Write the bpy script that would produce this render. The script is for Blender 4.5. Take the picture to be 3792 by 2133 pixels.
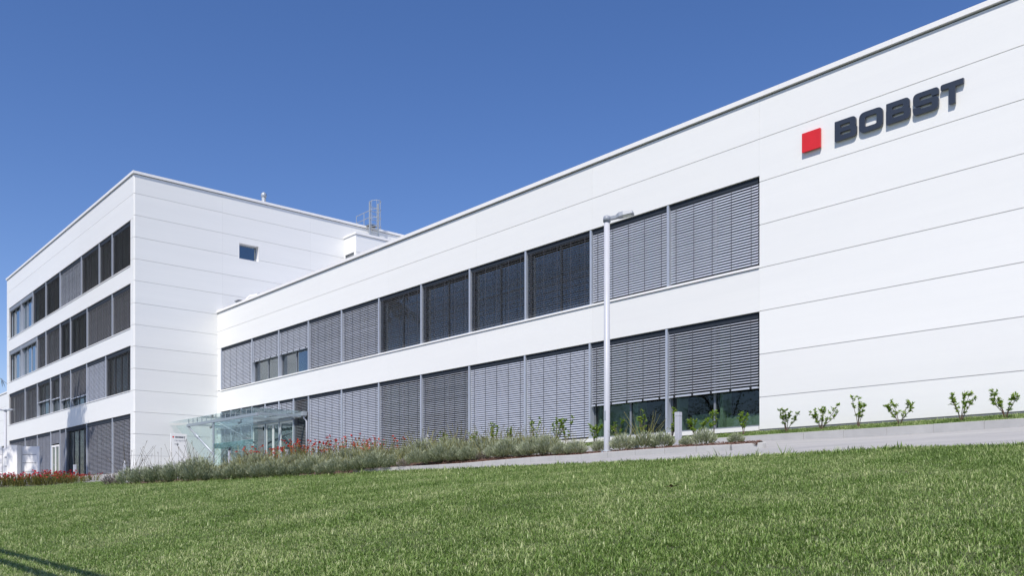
import bpy, bmesh, math, random
import numpy as np
from mathutils import Vector, Matrix
from mathutils.geometry import tessellate_polygon
R = math.radians
scene = bpy.context.scene
for o in list(bpy.data.objects):
    bpy.data.objects.remove(o)

# ------------------------------------------------------------------ camera, sky, sun, exposure
cd = bpy.data.cameras.new('camera'); cam = bpy.data.objects.new('camera', cd)
scene.collection.objects.link(cam); scene.camera = cam
cam.location = (0, 0, 0); cam.rotation_euler = (R(90), 0, R(48.824))
cd.sensor_width = 36; cd.lens = 30.76; cd.shift_y = 0.2074
cd.clip_start = 0.1; cd.clip_end = 5000
SUN = Vector((0.36, -0.65, 1.0)).normalized()          # towards the sun
w = bpy.data.worlds.new('World'); scene.world = w; w.use_nodes = True
nt = w.node_tree
sky = nt.nodes.new('ShaderNodeTexSky'); sky.sky_type = 'NISHITA'; sky.sun_disc = False
sky.sun_elevation = math.asin(SUN.z); sky.sun_rotation = math.atan2(SUN.x, SUN.y)
sky.altitude = 300; sky.air_density = 1.0; sky.dust_density = 0.3; sky.ozone_density = 4.0
hs = nt.nodes.new('ShaderNodeHueSaturation')
hs.inputs['Hue'].default_value = 0.505; hs.inputs['Saturation'].default_value = 1.2; hs.inputs['Value'].default_value = 0.98
nt.links.new(sky.outputs[0], hs.inputs['Color'])
tn_ = nt.nodes.new('ShaderNodeMix'); tn_.data_type = 'RGBA'; tn_.blend_type = 'MULTIPLY'; tn_.inputs[0].default_value = 1.0
tn_.inputs[7].default_value = (1.31, 1.09, 1.13, 1)      # the photograph's violet-blue rendering of a clear sky
nt.links.new(hs.outputs[0], tn_.inputs[6]); nt.links.new(tn_.outputs[2], nt.nodes['Background'].inputs[0])
nt.nodes['Background'].inputs[1].default_value = 0.105
ld = bpy.data.lights.new('sun', 'SUN'); ld.energy = 4.2; ld.angle = R(0.55); ld.color = (1.0, 0.935, 0.85)
sun = bpy.data.objects.new('sun', ld); scene.collection.objects.link(sun)
sun.location = (30, -60, 90); sun.rotation_euler = SUN.to_track_quat('Z', 'Y').to_euler()
vs = scene.view_settings
scene.display_settings.display_device = 'sRGB'
vs.view_transform = 'Standard'; vs.look = 'None'; vs.exposure = 0.24; vs.gamma = 1.0
vs.use_curve_mapping = False

# ------------------------------------------------------------------ helpers
COL = scene.collection
def link(o, parent=None):
    COL.objects.link(o)
    if parent: o.parent = parent
    return o
def tag(o, label=None, cat=None, group=None, kind=None):
    if label: o['label'] = label
    if cat: o['category'] = cat
    if group: o['group'] = group
    if kind: o['kind'] = kind
    return o
def thing(name, loc, label, cat, group=None):
    o = bpy.data.objects.new(name, None); o.location = loc; o.empty_display_size = 0.2
    link(o); return tag(o, label, cat, group)
def root_loc(p):
    while p.parent: p = p.parent
    return Vector(p.location)
class MB:
    def __init__(s): s.v = []; s.f = []; s.t = []
    def poly(s, pts, tint=0.5):
        n = len(s.v); s.v += [tuple(p) for p in pts]; s.t += [tint]*len(pts); s.f.append(tuple(range(n, n+len(pts)))); return s
    def box(s, x0, x1, y0, y1, z0, z1):
        n = len(s.v)
        s.v += [(x, y, z) for z in (z0, z1) for x, y in ((x0, y0), (x1, y0), (x1, y1), (x0, y1))]; s.t += [0.5]*8
        s.f += [tuple(n+i for i in q) for q in ((3,2,1,0),(4,5,6,7),(0,1,5,4),(1,2,6,5),(2,3,7,6),(3,0,4,7))]; return s
    def obox(s, c, ax, ay, az, lx, ly, lz):
        c = Vector(c); ax = Vector(ax)*lx/2; ay = Vector(ay)*ly/2; az = Vector(az)*lz/2; n = len(s.v)
        s.v += [tuple(c+ax*i+ay*j+az*k) for k in (-1, 1) for i, j in ((-1,-1),(1,-1),(1,1),(-1,1))]; s.t += [0.5]*8
        s.f += [tuple(n+i for i in q) for q in ((3,2,1,0),(4,5,6,7),(0,1,5,4),(1,2,6,5),(2,3,7,6),(3,0,4,7))]; return s
    def tube(s, pts, r, n=6, tint=0.5, cap=True):
        pts = [Vector(p) for p in pts]; rs = r if isinstance(r, (list, tuple)) else [r]*len(pts); b = len(s.v)
        for i, p in enumerate(pts):
            d = (pts[min(i+1, len(pts)-1)]-pts[max(i-1, 0)]).normalized()
            u = d.cross(Vector((0, 0, 1)) if abs(d.z) < 0.95 else Vector((1, 0, 0))).normalized(); v = d.cross(u)
            for k in range(n):
                a = 2*math.pi*k/n; s.v.append(tuple(p+(u*math.cos(a)+v*math.sin(a))*rs[i])); s.t.append(tint)
        for i in range(len(pts)-1):
            for k in range(n):
                s.f.append((b+i*n+k, b+i*n+(k+1) % n, b+(i+1)*n+(k+1) % n, b+(i+1)*n+k))
        if cap:
            s.f.append(tuple(b+k for k in range(n))[::-1]); s.f.append(tuple(b+(len(pts)-1)*n+k for k in range(n)))
        return s
    def mesh(s, name, mats, off=(0, 0, 0), smooth=False, tint=False):
        me = bpy.data.meshes.new(name)
        v = np.array(s.v, dtype=float).reshape(-1, 3)-np.array(off)
        me.from_pydata(v.tolist(), [], s.f)
        for m in (mats if isinstance(mats, (list, tuple)) else [mats]): me.materials.append(m)
        if tint:
            a = me.attributes.new('tint', 'FLOAT', 'POINT'); a.data.foreach_set('value', s.t)
        if smooth: me.polygons.foreach_set('use_smooth', [True]*len(me.polygons))
        me.update(); return me
    def build(s, name, mats, parent=None, smooth=False, tint=False, fix=True):
        off = root_loc(parent) if parent else Vector((0, 0, 0))
        me = s.mesh(name, mats, off, smooth, tint)
        if fix:
            bm = bmesh.new(); bm.from_mesh(me); bmesh.ops.recalc_face_normals(bm, faces=bm.faces); bm.to_mesh(me); bm.free()
        return link(bpy.data.objects.new(name, me), parent)
def bevel(o, wd=0.01, seg=2):
    m = o.modifiers.new('bevel', 'BEVEL'); m.width = wd; m.segments = seg; m.limit_method = 'ANGLE'; return o
def lerp(a, b, t): return a+(b-a)*t
def poly_at(P, t):                                     # P polyline of tuples, t in 0..1 by length
    P = np.array(P, float); d = np.r_[0, np.cumsum(np.linalg.norm(np.diff(P[:, :2], axis=0), axis=1))]
    return np.array([np.interp(t*d[-1], d, P[:, i]) for i in range(P.shape[1])]).T

# ------------------------------------------------------------------ materials
def mat(name, col, rough=0.6, metal=0.0, spec=0.5, noise=None, bump=None, col2=None, scale=(1, 1, 1)):
    m = bpy.data.materials.new(name); m.use_nodes = True; n = m.node_tree.nodes; l = m.node_tree.links
    b = n['Principled BSDF']; b.inputs['Roughness'].default_value = rough; b.inputs['Metallic'].default_value = metal
    b.inputs['Specular IOR Level'].default_value = spec
    b.inputs['Base Color'].default_value = (*col, 1)
    if noise or bump:
        tc = n.new('ShaderNodeTexCoord'); mp = n.new('ShaderNodeMapping'); mp.inputs['Scale'].default_value = scale
        l.new(tc.outputs['Object'], mp.inputs[0])
    if noise:
        t = n.new('ShaderNodeTexNoise'); t.inputs['Scale'].default_value = noise; t.inputs['Detail'].default_value = 8; t.inputs['Roughness'].default_value = 0.65
        l.new(mp.outputs[0], t.inputs['Vector'])
        r = n.new('ShaderNodeValToRGB'); r.color_ramp.elements[0].color = (*col, 1); r.color_ramp.elements[1].color = (*(col2 or col), 1)
        r.color_ramp.elements[0].position = 0.3; r.color_ramp.elements[1].position = 0.7
        l.new(t.outputs[0], r.inputs[0]); l.new(r.outputs[0], b.inputs['Base Color'])
    if bump:
        t2 = n.new('ShaderNodeTexNoise'); t2.inputs['Scale'].default_value = bump[0]; t2.inputs['Detail'].default_value = 6
        l.new(mp.outputs[0], t2.inputs['Vector'])
        bp = n.new('ShaderNodeBump'); bp.inputs['Strength'].default_value = bump[1]; bp.inputs['Distance'].default_value = bump[2]
        l.new(t2.outputs[0], bp.inputs['Height']); l.new(bp.outputs[0], b.inputs['Normal'])
    return m
def panel_mat(name, col, col2):
    m = mat(name, col, 0.38, spec=0.4, noise=0.35, col2=col2, scale=(0.35, 0.35, 6.0))
    n = m.node_tree.nodes; l = m.node_tree.links; b = n['Principled BSDF']
    tc = n.new('ShaderNodeTexCoord'); sp = n.new('ShaderNodeSeparateXYZ'); l.new(tc.outputs['Object'], sp.inputs[0])
    # micro-ribbed sheet: fine horizontal lines every 11.5 cm
    oi = n.new('ShaderNodeObjectInfo'); vr = n.new('ShaderNodeMath'); vr.operation = 'MULTIPLY_ADD'; vr.inputs[1].default_value = 0.035; vr.inputs[2].default_value = 0.975; l.new(oi.outputs['Random'], vr.inputs[0])
    hv = n.new('ShaderNodeHueSaturation'); l.new(vr.outputs[0], hv.inputs['Value'])
    src = b.inputs['Base Color'].links[0].from_socket; l.new(src, hv.inputs['Color']); l.new(hv.outputs[0], b.inputs['Base Color'])
    w1 = n.new('ShaderNodeMath'); w1.operation = 'MULTIPLY'; w1.inputs[1].default_value = 2*math.pi/0.1917; l.new(sp.outputs['Z'], w1.inputs[0])
    w2 = n.new('ShaderNodeMath'); w2.operation = 'SINE'; l.new(w1.outputs[0], w2.inputs[0])
    w3 = n.new('ShaderNodeMath'); w3.operation = 'POWER'; w3.inputs[1].default_value = 12
    w4 = n.new('ShaderNodeMath'); w4.operation = 'ABSOLUTE'; l.new(w2.outputs[0], w4.inputs[0]); l.new(w4.outputs[0], w3.inputs[0])
    tn = n.new('ShaderNodeTexNoise'); tn.inputs['Scale'].default_value = 0.8; tn.inputs['Detail'].default_value = 3; l.new(tc.outputs['Object'], tn.inputs['Vector'])
    ad = n.new('ShaderNodeMath'); ad.operation = 'MULTIPLY_ADD'; ad.inputs[1].default_value = 6.0; l.new(tn.outputs[0], ad.inputs[0]); l.new(w3.outputs[0], ad.inputs[2])
    bp = n.new('ShaderNodeBump'); bp.inputs['Strength'].default_value = 0.06; bp.inputs['Distance'].default_value = 0.004
    l.new(ad.outputs[0], bp.inputs['Height']); l.new(bp.outputs[0], b.inputs['Normal'])
    return m
def tint_mat(name, c0, c1, c2, rough=0.55, trans=0.25, spec=0.35, rnd=0.25):
    m = bpy.data.materials.new(name); m.use_nodes = True; n = m.node_tree.nodes; l = m.node_tree.links
    b = n['Principled BSDF']; b.inputs['Roughness'].default_value = rough; b.inputs['Specular IOR Level'].default_value = spec
    at = n.new('ShaderNodeAttribute'); at.attribute_name = 'tint'
    oi = n.new('ShaderNodeObjectInfo')
    mm = n.new('ShaderNodeMath'); mm.operation = 'MULTIPLY_ADD'; mm.inputs[1].default_value = rnd
    l.new(oi.outputs['Random'], mm.inputs[0]); l.new(at.outputs['Fac'], mm.inputs[2])
    sb = n.new('ShaderNodeMath'); sb.operation = 'SUBTRACT'; sb.inputs[1].default_value = rnd/2; l.new(mm.outputs[0], sb.inputs[0])
    if name == 'grass_blade':                           # broad paler and darker patches over the lawn
        pn = n.new('ShaderNodeTexNoise'); pn.inputs['Scale'].default_value = 0.9; pn.inputs['Detail'].default_value = 4; l.new(oi.outputs['Location'], pn.inputs['Vector'])
        pa = n.new('ShaderNodeMath'); pa.operation = 'MULTIPLY_ADD'; pa.inputs[1].default_value = 1.2; pa.inputs[2].default_value = -0.6; l.new(pn.outputs[0], pa.inputs[0])
        pb = n.new('ShaderNodeMath'); pb.operation = 'ADD'; l.new(sb.outputs[0], pb.inputs[0]); l.new(pa.outputs[0], pb.inputs[1]); sb = pb
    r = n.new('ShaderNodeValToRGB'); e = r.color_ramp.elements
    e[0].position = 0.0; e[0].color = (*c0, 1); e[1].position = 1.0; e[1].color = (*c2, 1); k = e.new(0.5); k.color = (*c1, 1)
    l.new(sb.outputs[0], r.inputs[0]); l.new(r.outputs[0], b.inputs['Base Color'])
    if trans:
        tr = n.new('ShaderNodeBsdfTranslucent'); l.new(r.outputs[0], tr.inputs['Color'])
        mx = n.new('ShaderNodeMixShader'); mx.inputs[0].default_value = trans
        l.new(b.outputs[0], mx.inputs[1]); l.new(tr.outputs[0], mx.inputs[2]); l.new(mx.outputs[0], n['Material Output'].inputs['Surface'])
    return m
def glass_mat(name, tint, base=0.05, gain=0.9, haze=0.0, hazecol=(0.6, 0.75, 0.72)):
    m = bpy.data.materials.new(name); m.use_nodes = True; n = m.node_tree.nodes; l = m.node_tree.links
    n.remove(n['Principled BSDF'])
    tr = n.new('ShaderNodeBsdfTransparent'); tr.inputs[0].default_value = (*tint, 1)
    gl = n.new('ShaderNodeBsdfGlossy'); gl.inputs['Roughness'].default_value = 0.015; gl.inputs['Color'].default_value = (0.95, 0.98, 1, 1)
    lw = n.new('ShaderNodeLayerWeight'); lw.inputs['Blend'].default_value = 0.5
    p = n.new('ShaderNodeMath'); p.operation = 'POWER'; p.inputs[1].default_value = 5; l.new(lw.outputs['Facing'], p.inputs[0])
    k = n.new('ShaderNodeMath'); k.operation = 'MULTIPLY_ADD'; k.inputs[1].default_value = gain; k.inputs[2].default_value = base; l.new(p.outputs[0], k.inputs[0])
    mx = n.new('ShaderNodeMixShader'); l.new(k.outputs[0], mx.inputs[0]); l.new(gl.outputs[0], mx.inputs[2])
    src = tr
    if haze:
        df = n.new('ShaderNodeBsdfDiffuse'); df.inputs[0].default_value = (*hazecol, 1)
        h = n.new('ShaderNodeMixShader'); h.inputs[0].default_value = haze; l.new(tr.outputs[0], h.inputs[1]); l.new(df.outputs[0], h.inputs[2]); src = h
    l.new(src.outputs[0], mx.inputs[1]); l.new(mx.outputs[0], n['Material Output'].inputs['Surface'])
    return m
M = {}
M['panel'] = panel_mat('white_panel', (0.805, 0.812, 0.795), (0.775, 0.783, 0.77))
M['white'] = mat('white_metal', (0.83, 0.828, 0.815), 0.35, noise=1.2, col2=(0.79, 0.79, 0.78))
M['joint'] = mat('joint_dark', (0.12, 0.125, 0.14), 0.8, noise=3, col2=(0.09, 0.09, 0.10))
M['jgrey'] = mat('joint_grey', (0.60, 0.605, 0.62), 0.8, noise=3, col2=(0.54, 0.545, 0.56))
M['plinth'] = mat('plinth_grey', (0.16, 0.17, 0.19), 0.7, noise=4, col2=(0.21, 0.22, 0.24))
M['alu'] = mat('anodised_frame', (0.46, 0.50, 0.57), 0.4, metal=0.25, noise=5, col2=(0.42, 0.46, 0.53))
M['frame'] = mat('window_frame', (0.20, 0.22, 0.25), 0.45, noise=5, col2=(0.17, 0.19, 0.22))
M['slat'] = mat('blind_slat', (0.53, 0.565, 0.64), 0.42, metal=0.1, noise=1.5, col2=(0.48, 0.515, 0.59))
M['head'] = mat('blind_head_box', (0.03, 0.038, 0.05), 0.7, spec=0.15, noise=3, col2=(0.028, 0.036, 0.05))
M['slat_shaded'] = mat('blind_slat_shaded', (0.30, 0.305, 0.33), 0.45, metal=0.1, noise=1.5, col2=(0.26, 0.265, 0.29))  # darker copy of the slat; shade of the undersides put into its colour
M['cord'] = mat('blind_tape', (0.05, 0.055, 0.07), 0.8, noise=9, col2=(0.07, 0.075, 0.09))
M['black'] = mat('black_plastic', (0.02, 0.02, 0.025), 0.5, noise=9, col2=(0.03, 0.03, 0.03))
M['glass'] = glass_mat('window_glass', (0.58, 0.66, 0.59), 0.045)
M['glassu'] = glass_mat('upper_window_glass', (0.52, 0.58, 0.56), 0.24)
M['glassb'] = glass_mat('window_glass_blue', (0.45, 0.58, 0.60), 0.22)
M['cglass'] = glass_mat('canopy_glass', (0.915, 0.966, 0.955), 0.06, haze=0.012)
M['rail_glass'] = glass_mat('glass_band', (0.62, 0.80, 0.80), 0.06, haze=0.16, hazecol=(0.35, 0.55, 0.56))
M['steel'] = mat('galvanised_steel', (0.40, 0.44, 0.48), 0.5, metal=0.3, noise=7, col2=(0.33, 0.37, 0.41))
M['lamp'] = mat('lamp_post_paint', (0.48, 0.50, 0.55), 0.45, noise=3, col2=(0.45, 0.47, 0.52))
M['lamphead'] = mat('lamp_head_paint', (0.30, 0.33, 0.38), 0.45, noise=5, col2=(0.27, 0.30, 0.35))
M['red'] = mat('sign_red', (0.68, 0.022, 0.025), 0.4, noise=4, col2=(0.62, 0.02, 0.022))
M['navy'] = mat('letter_navy', (0.032, 0.042, 0.062), 0.42, noise=3, col2=(0.026, 0.034, 0.052))
M['letside'] = mat('letter_return', (0.10, 0.11, 0.13), 0.5, noise=3, col2=(0.08, 0.09, 0.11))
M['grey_txt'] = mat('sign_grey_print', (0.22, 0.22, 0.25), 0.6, noise=20, col2=(0.25, 0.25, 0.28))
M['conc'] = mat('kerb_concrete', (0.36, 0.36, 0.355), 0.85, noise=2.2, col2=(0.44, 0.44, 0.43), bump=(60, 0.5, 0.004))
M['road'] = mat('road_concrete', (0.27, 0.27, 0.275), 0.85, noise=1.1, col2=(0.375, 0.37, 0.365), bump=(90, 0.5, 0.004), scale=(0.35, 2.5, 1))
M['soil'] = mat('soil', (0.045, 0.065, 0.022), 0.95, noise=6, col2=(0.075, 0.085, 0.035), bump=(25, 0.8, 0.02))
M['mulch'] = mat('bark_mulch', (0.06, 0.032, 0.022), 0.9, noise=14, col2=(0.17, 0.095, 0.07), bump=(40, 1.0, 0.03))
M['earth'] = mat('far_ground', (0.08, 0.10, 0.045), 0.95, noise=0.3, col2=(0.13, 0.14, 0.07))
M['int_wall'] = mat('interior_wall', (0.55, 0.60, 0.56), 0.8, noise=0.7, col2=(0.50, 0.55, 0.51))
M['int_floor'] = mat('interior_floor', (0.16, 0.17, 0.18), 0.5, noise=2, col2=(0.13, 0.14, 0.15))
M['int_unlit'] = mat('interior_unlit', (0.07, 0.075, 0.08), 0.8, noise=2, col2=(0.05, 0.055, 0.06))  # dimness of the unlit rooms put into a near-black colour
M['furn'] = mat('furniture_white', (0.62, 0.66, 0.65), 0.5, noise=2, col2=(0.56, 0.60, 0.60))
M['curtain'] = mat('roller_screen', (0.50, 0.62, 0.66), 0.8, noise=1.5, col2=(0.44, 0.56, 0.60))
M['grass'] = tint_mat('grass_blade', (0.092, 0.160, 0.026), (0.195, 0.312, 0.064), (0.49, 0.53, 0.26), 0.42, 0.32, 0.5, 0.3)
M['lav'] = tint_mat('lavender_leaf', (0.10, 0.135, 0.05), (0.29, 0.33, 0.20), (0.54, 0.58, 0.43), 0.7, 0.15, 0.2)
M['lavdead'] = tint_mat('dry_leaf', (0.12, 0.10, 0.085), (0.24, 0.21, 0.19), (0.36, 0.33, 0.30), 0.8, 0.1, 0.2)
M['stalk'] = tint_mat('yellow_stalk', (0.13, 0.14, 0.04), (0.25, 0.25, 0.085), (0.38, 0.35, 0.13), 0.7, 0.1, 0.2)
M['brown'] = tint_mat('brown_stalk', (0.05, 0.04, 0.03), (0.12, 0.095, 0.06), (0.20, 0.17, 0.09), 0.8, 0.0, 0.2)
M['laurel'] = tint_mat('laurel_leaf', (0.08, 0.155, 0.018), (0.21, 0.35, 0.035), (0.46, 0.58, 0.10), 0.4, 0.4, 0.5)
M['wood'] = mat('shrub_wood', (0.13, 0.09, 0.06), 0.85, noise=30, col2=(0.09, 0.06, 0.04))
M['bark'] = mat('tree_bark', (0.10, 0.075, 0.055), 0.9, noise=8, col2=(0.16, 0.125, 0.10), bump=(20, 0.8, 0.02))
M['roseleaf'] = tint_mat('rose_leaf', (0.075, 0.105, 0.022), (0.17, 0.20, 0.04), (0.36, 0.32, 0.07), 0.5, 0.25, 0.4)
M['petal'] = tint_mat('red_petal', (0.42, 0.008, 0.012), (0.68, 0.025, 0.025), (0.80, 0.17, 0.08), 0.6, 0.3, 0.3)
M['rose'] = tint_mat('rose_petal', (0.28, 0.004, 0.012), (0.55, 0.012, 0.03), (0.72, 0.07, 0.10), 0.6, 0.3, 0.3)
M['needle'] = tint_mat('conifer_needle', (0.010, 0.018, 0.010), (0.022, 0.035, 0.018), (0.04, 0.055, 0.03), 0.6, 0.1, 0.3)
M['treeleaf'] = tint_mat('tree_leaf', (0.03, 0.06, 0.012), (0.06, 0.105, 0.022), (0.11, 0.16, 0.04), 0.5, 0.3, 0.4)
M['chip'] = tint_mat('mulch_chip', (0.05, 0.025, 0.018), (0.15, 0.075, 0.05), (0.34, 0.24, 0.20), 0.9, 0.0, 0.2)

# ------------------------------------------------------------------ the lie of the land
LAWN_EDGE = [(14, 11.6), (-4.23, 12.64), (-5.38, 12.99), (-6.73, 13.27), (-8.82, 13.46), (-10.71, 13.58), (-12.27, 13.77), (-14.42, 13.89), (-16.99, 13.99), (-19.91, 14.0), (-22.37, 13.31), (-24.86, 11.98), (-26.98, 10.31), (-29.1, 8.9), (-31.0, 9.6), (-33.3, 9.79), (-36.2, 8.72), (-37.55, 7.19), (-41, 4.0), (-55, -1.5)]
_h = [.72, .70, .74, .75, .745, .735, .765, .77, .77, .785, .73, .645, .535, .45, .56, .63, .50, .42, .34, .22]
CTRL = [(x, y, z) for (x, y), z in zip(LAWN_EDGE, _h)]
CTRL += [(x, 18.7, 1.45) for x in (14, 4, -6, -12, -18, -26, -36)] + [(x, 20.6, 1.70) for x in (14, 0, -13, -26, -38, -48)]
CTRL += [(-10.3, 15.5, 1.03), (-14.9, 15.2, .97), (-18.6, 14.7, .90), (-42, 18, 1.6), (-47, 16, 1.45), (-48, 12, 1.15), (-50, 15, 1.38), (-60, 15, 1.38), (-75, 15, 1.38), (-95, 15, 1.38), (-40, 12, 1.0), (-35, 12, .93), (-31, 14, 1.1), (-25, 16.5, 1.2), (-15, 17, 1.2), (-5, 16, 1.1), (6, 16, 1.1), (-39.3, 7.5, .52), (-36.3, 10.3, .74), (-45, 8, .66), (-55, 9, .9), (-65, 10, 1.0), (-85, 5, .8), (-50, 32, 1.7), (0, 32, 1.7), (-90, 32, 1.5)]
PL = (-1.05, -0.015, 0.137)
CTRL += [(x, y, PL[0]+PL[1]*x+PL[2]*y) for x, y in ((0, 0), (-6, 0), (-12, 0), (-20, 2), (-3, 7), (-9, 7), (-15, 8), (-21, 7), (4, 4), (-3, -8), (8, -6), (-18, -8))]
_C = np.array(CTRL)
def plane(x, y): return PL[0]+PL[1]*np.clip(x, -45, 15)+PL[2]*np.clip(y, -12, 15)
_d = np.linalg.norm(_C[:, None, :2]-_C[None, :, :2], axis=2)
_W = np.linalg.solve(_d+np.eye(len(_C))*-0.15, _C[:, 2]-plane(_C[:, 0], _C[:, 1]))
def H(x, y):
    x = np.asarray(x, float); y = np.asarray(y, float)
    cxx = np.clip(x, -100, 20); cyy = np.clip(y, -14, 34)
    r = np.sqrt((cxx[..., None]-_C[:, 0])**2+(cyy[..., None]-_C[:, 1])**2)
    return plane(cxx, cyy)+r@_W
def edge_y(x):
    E_ = np.array(LAWN_EDGE)[::-1]; return np.interp(x, E_[:, 0], E_[:, 1])
def grid(xs, ys, dz=0.0, keep=None):
    X, Y = np.meshgrid(xs, ys); Z = H(X, Y)+dz; n = len(xs); b = MB()
    b.v = np.stack([X.ravel(), Y.ravel(), Z.ravel()], 1).tolist(); b.t = [0.5]*len(b.v)
    for j in range(len(ys)-1):
        for i in range(n-1):
            if keep is None or keep((xs[i]+xs[i+1])/2, (ys[j]+ys[j+1])/2): b.f.append((j*n+i, j*n+i+1, (j+1)*n+i+1, (j+1)*n+i))
    return b
gx = np.r_[np.linspace(-1500, -130, 8), np.arange(-120, 42, 3.0), np.linspace(60, 1500, 8)]
gy = np.r_[np.linspace(-1500, -60, 8), np.arange(-48, 62, 3.0), np.linspace(80, 1500, 8)]
tag(grid(gx, gy, -0.35).build('ground', M['earth'], smooth=True), kind='structure')
tag(grid(np.arange(-112, 26, 0.5), np.arange(-4, 21, 0.5), 0.0, lambda x, y: y > edge_y(x)-1.6 and not (y > 20.0 and x > -48) and not (x < -49 and y > 16.2)).build('road', M['road'], smooth=True), kind='structure')
# lawn sheet, from its far edge down past the camera
b = MB(); NE, NR = 120, 44
te = np.linspace(0, 1, NE); ep = poly_at(LAWN_EDGE, te); bp_ = np.stack([np.linspace(22, -70, NE), np.full(NE, -13.0)], 1)
for j in range(NR):
    t = (j/(NR-1))**1.3; p = ep*(1-t)+bp_*t; z = H(p[:, 0], p[:, 1])+0.03
    if j == 0: z = z-0.03
    b.v += np.c_[p, z].tolist()
b.t = [0.5]*len(b.v)
b.f = [(j*NE+i, j*NE+i+1, (j+1)*NE+i+1, (j+1)*NE+i) for j in range(NR-1) for i in range(NE-1)]
tag(b.build('lawn', M['soil'], smooth=True), kind='structure')

# ------------------------------------------------------------------ buildings
YW = 20.33; X0 = -48.88; YT = 15.70
wing = thing('office_wing', (-16, YW, 1.75), 'long low white panelled office wing with two bands of grey blinds', 'building')
tower = thing('office_tower', (-64, YT, 1.4), 'taller white office block joined to the wing, with four window bands', 'building')

def panel(parent, x0, x1, z0, z1, y=YW, axis='x', gap=0.009, depth=0.06, holes=None):
    """one cladding panel, front face at y (axis x) or at x=y (axis y, facing +x)"""
    b = MB(); gv = 0.0016
    rects = [(x0+gv, x1-gv, z0+gap, z1-gap)]
    if holes:
        hx0, hx1, hz0, hz1 = holes; a0, a1, c0, c1 = rects[0]; rects = [(a0, hx0, c0, c1), (hx1, a1, c0, c1)]
        if hz0 > c0: rects.append((hx0, hx1, c0, hz0))
        if hz1 < c1: rects.append((hx0, hx1, hz1, c1))
    for a0, a1, c0, c1 in rects:
        if axis == 'x': b.box(a0, a1, y, y+depth, c0, c1)
        else: b.box(y-depth, y, a0, a1, c0, c1)
    return b.build('wall_panel', M['panel'], parent)

slat_cache = {}; sj = random.Random(21)
def slat_mesh(length, tilt, m, key):
    k = (round(length, 3), tilt, key)
    if k not in slat_cache:
        c, s_ = math.cos(R(tilt)), math.sin(R(tilt)); b = MB()
        # shallow cambered slat, outer edge down; three facets
        prof = [(-0.040, -0.000), (-0.014, 0.006), (0.014, 0.006), (0.040, 0.0)]
        pr = [(u*c-v*s_, u*s_+v*c) for u, v in prof]; lo = [(u*c-(v-0.0022)*s_, u*s_+(v-0.0022)*c) for u, v in prof]
        for x in (-length/2, length/2):
            b.v += [(x, p[0], p[1]) for p in pr]+[(x, p[0], p[1]) for p in lo]
        b.t = [0.5]*16
        for i in range(3): b.f += [(i, i+1, 9+i, 8+i), (4+i, 12+i, 13+i, 5+i)]
        b.f += [(0, 8, 12, 4), (3, 7, 15, 11)]
        slat_cache[k] = b.mesh('slat', m)
    return slat_cache[k]
def blind(parent, x0, x1, z0, z1, y, tilt, bottom=None, single=False, dark=False, pitch=0.075, ntape=5, head=0.11):
    """outside venetian blind between two guides; z1 top, bottom = raised lower edge"""
    m = M['slat_shaded'] if dark else M['slat']; zb = bottom if bottom else z0+0.02
    L = x1-x0-0.02; xc = (x0+x1)/2
    hb = MB().box(x0+0.01, x1-0.01, y-0.03, y+0.05, z1-head, z1-0.004); o = hb.build('blind', M['head'], parent)
    cb = MB()
    for i in range(ntape):
        x = x0+(x1-x0)*(i+0.35)/(ntape-0.3) if ntape > 1 else xc
        q = cb if not single else MB()
        q.box(x-0.008, x+0.008, y-0.044*math.cos(R(tilt))-0.004, y-0.044*math.cos(R(tilt))-0.001, zb, z1-head)
        if single: q.build('lift_tape', M['cord'], o)
    if not single: tag(cb.build('lift_tapes', M['cord'], o), kind='stuff')
    n = int((z1-head-zb-(0.05 if bottom else 0.0))/pitch); off = root_loc(parent)
    zs = [z1-head-0.03-i*pitch for i in range(n)]
    me = slat_mesh(L, tilt, m, dark)
    if single:
        for z in zs:
            s = bpy.data.objects.new('slat', me); s.location = Vector((xc, y, z+sj.uniform(-0.002, 0.002)))-off; s.rotation_euler = (R(sj.gauss(0, 1.2)), 0, 0); link(s, o)
    else:
        v = np.array([tuple(q.co) for q in me.vertices]); f = [tuple(p.vertices) for p in me.polygons]; b = MB(); k = len(v)
        for i, z in enumerate(zs):
            ja = R(sj.gauss(0, 1.3)); vv = v.copy(); vv[:, 1] = v[:, 1]*math.cos(ja)-v[:, 2]*math.sin(ja); vv[:, 2] = v[:, 1]*math.sin(ja)+v[:, 2]*math.cos(ja)
            b.v += (vv+np.array([xc, y, z+sj.uniform(-0.002, 0.002)])).tolist(); b.f += [tuple(a+i*k for a in q) for q in f]
        b.t = [0.5]*len(b.v)
        tag(b.build('slats', m, o, fix=False), kind='stuff')
    if bottom:
        rb = MB().box(x0+0.015, x1-0.015, y-0.045, y+0.045, zb, zb+0.05); ro = rb.build('bottom_rail', M['slat'], o)
        for i in range(ntape):
            x = x0+(x1-x0)*(i+0.35)/(ntape-0.3); MB().box(x-0.03, x+0.03, y-0.06, y-0.046, zb-0.012, zb+0.05).build('rail_clip', M['black'], o)
    return o
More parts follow.
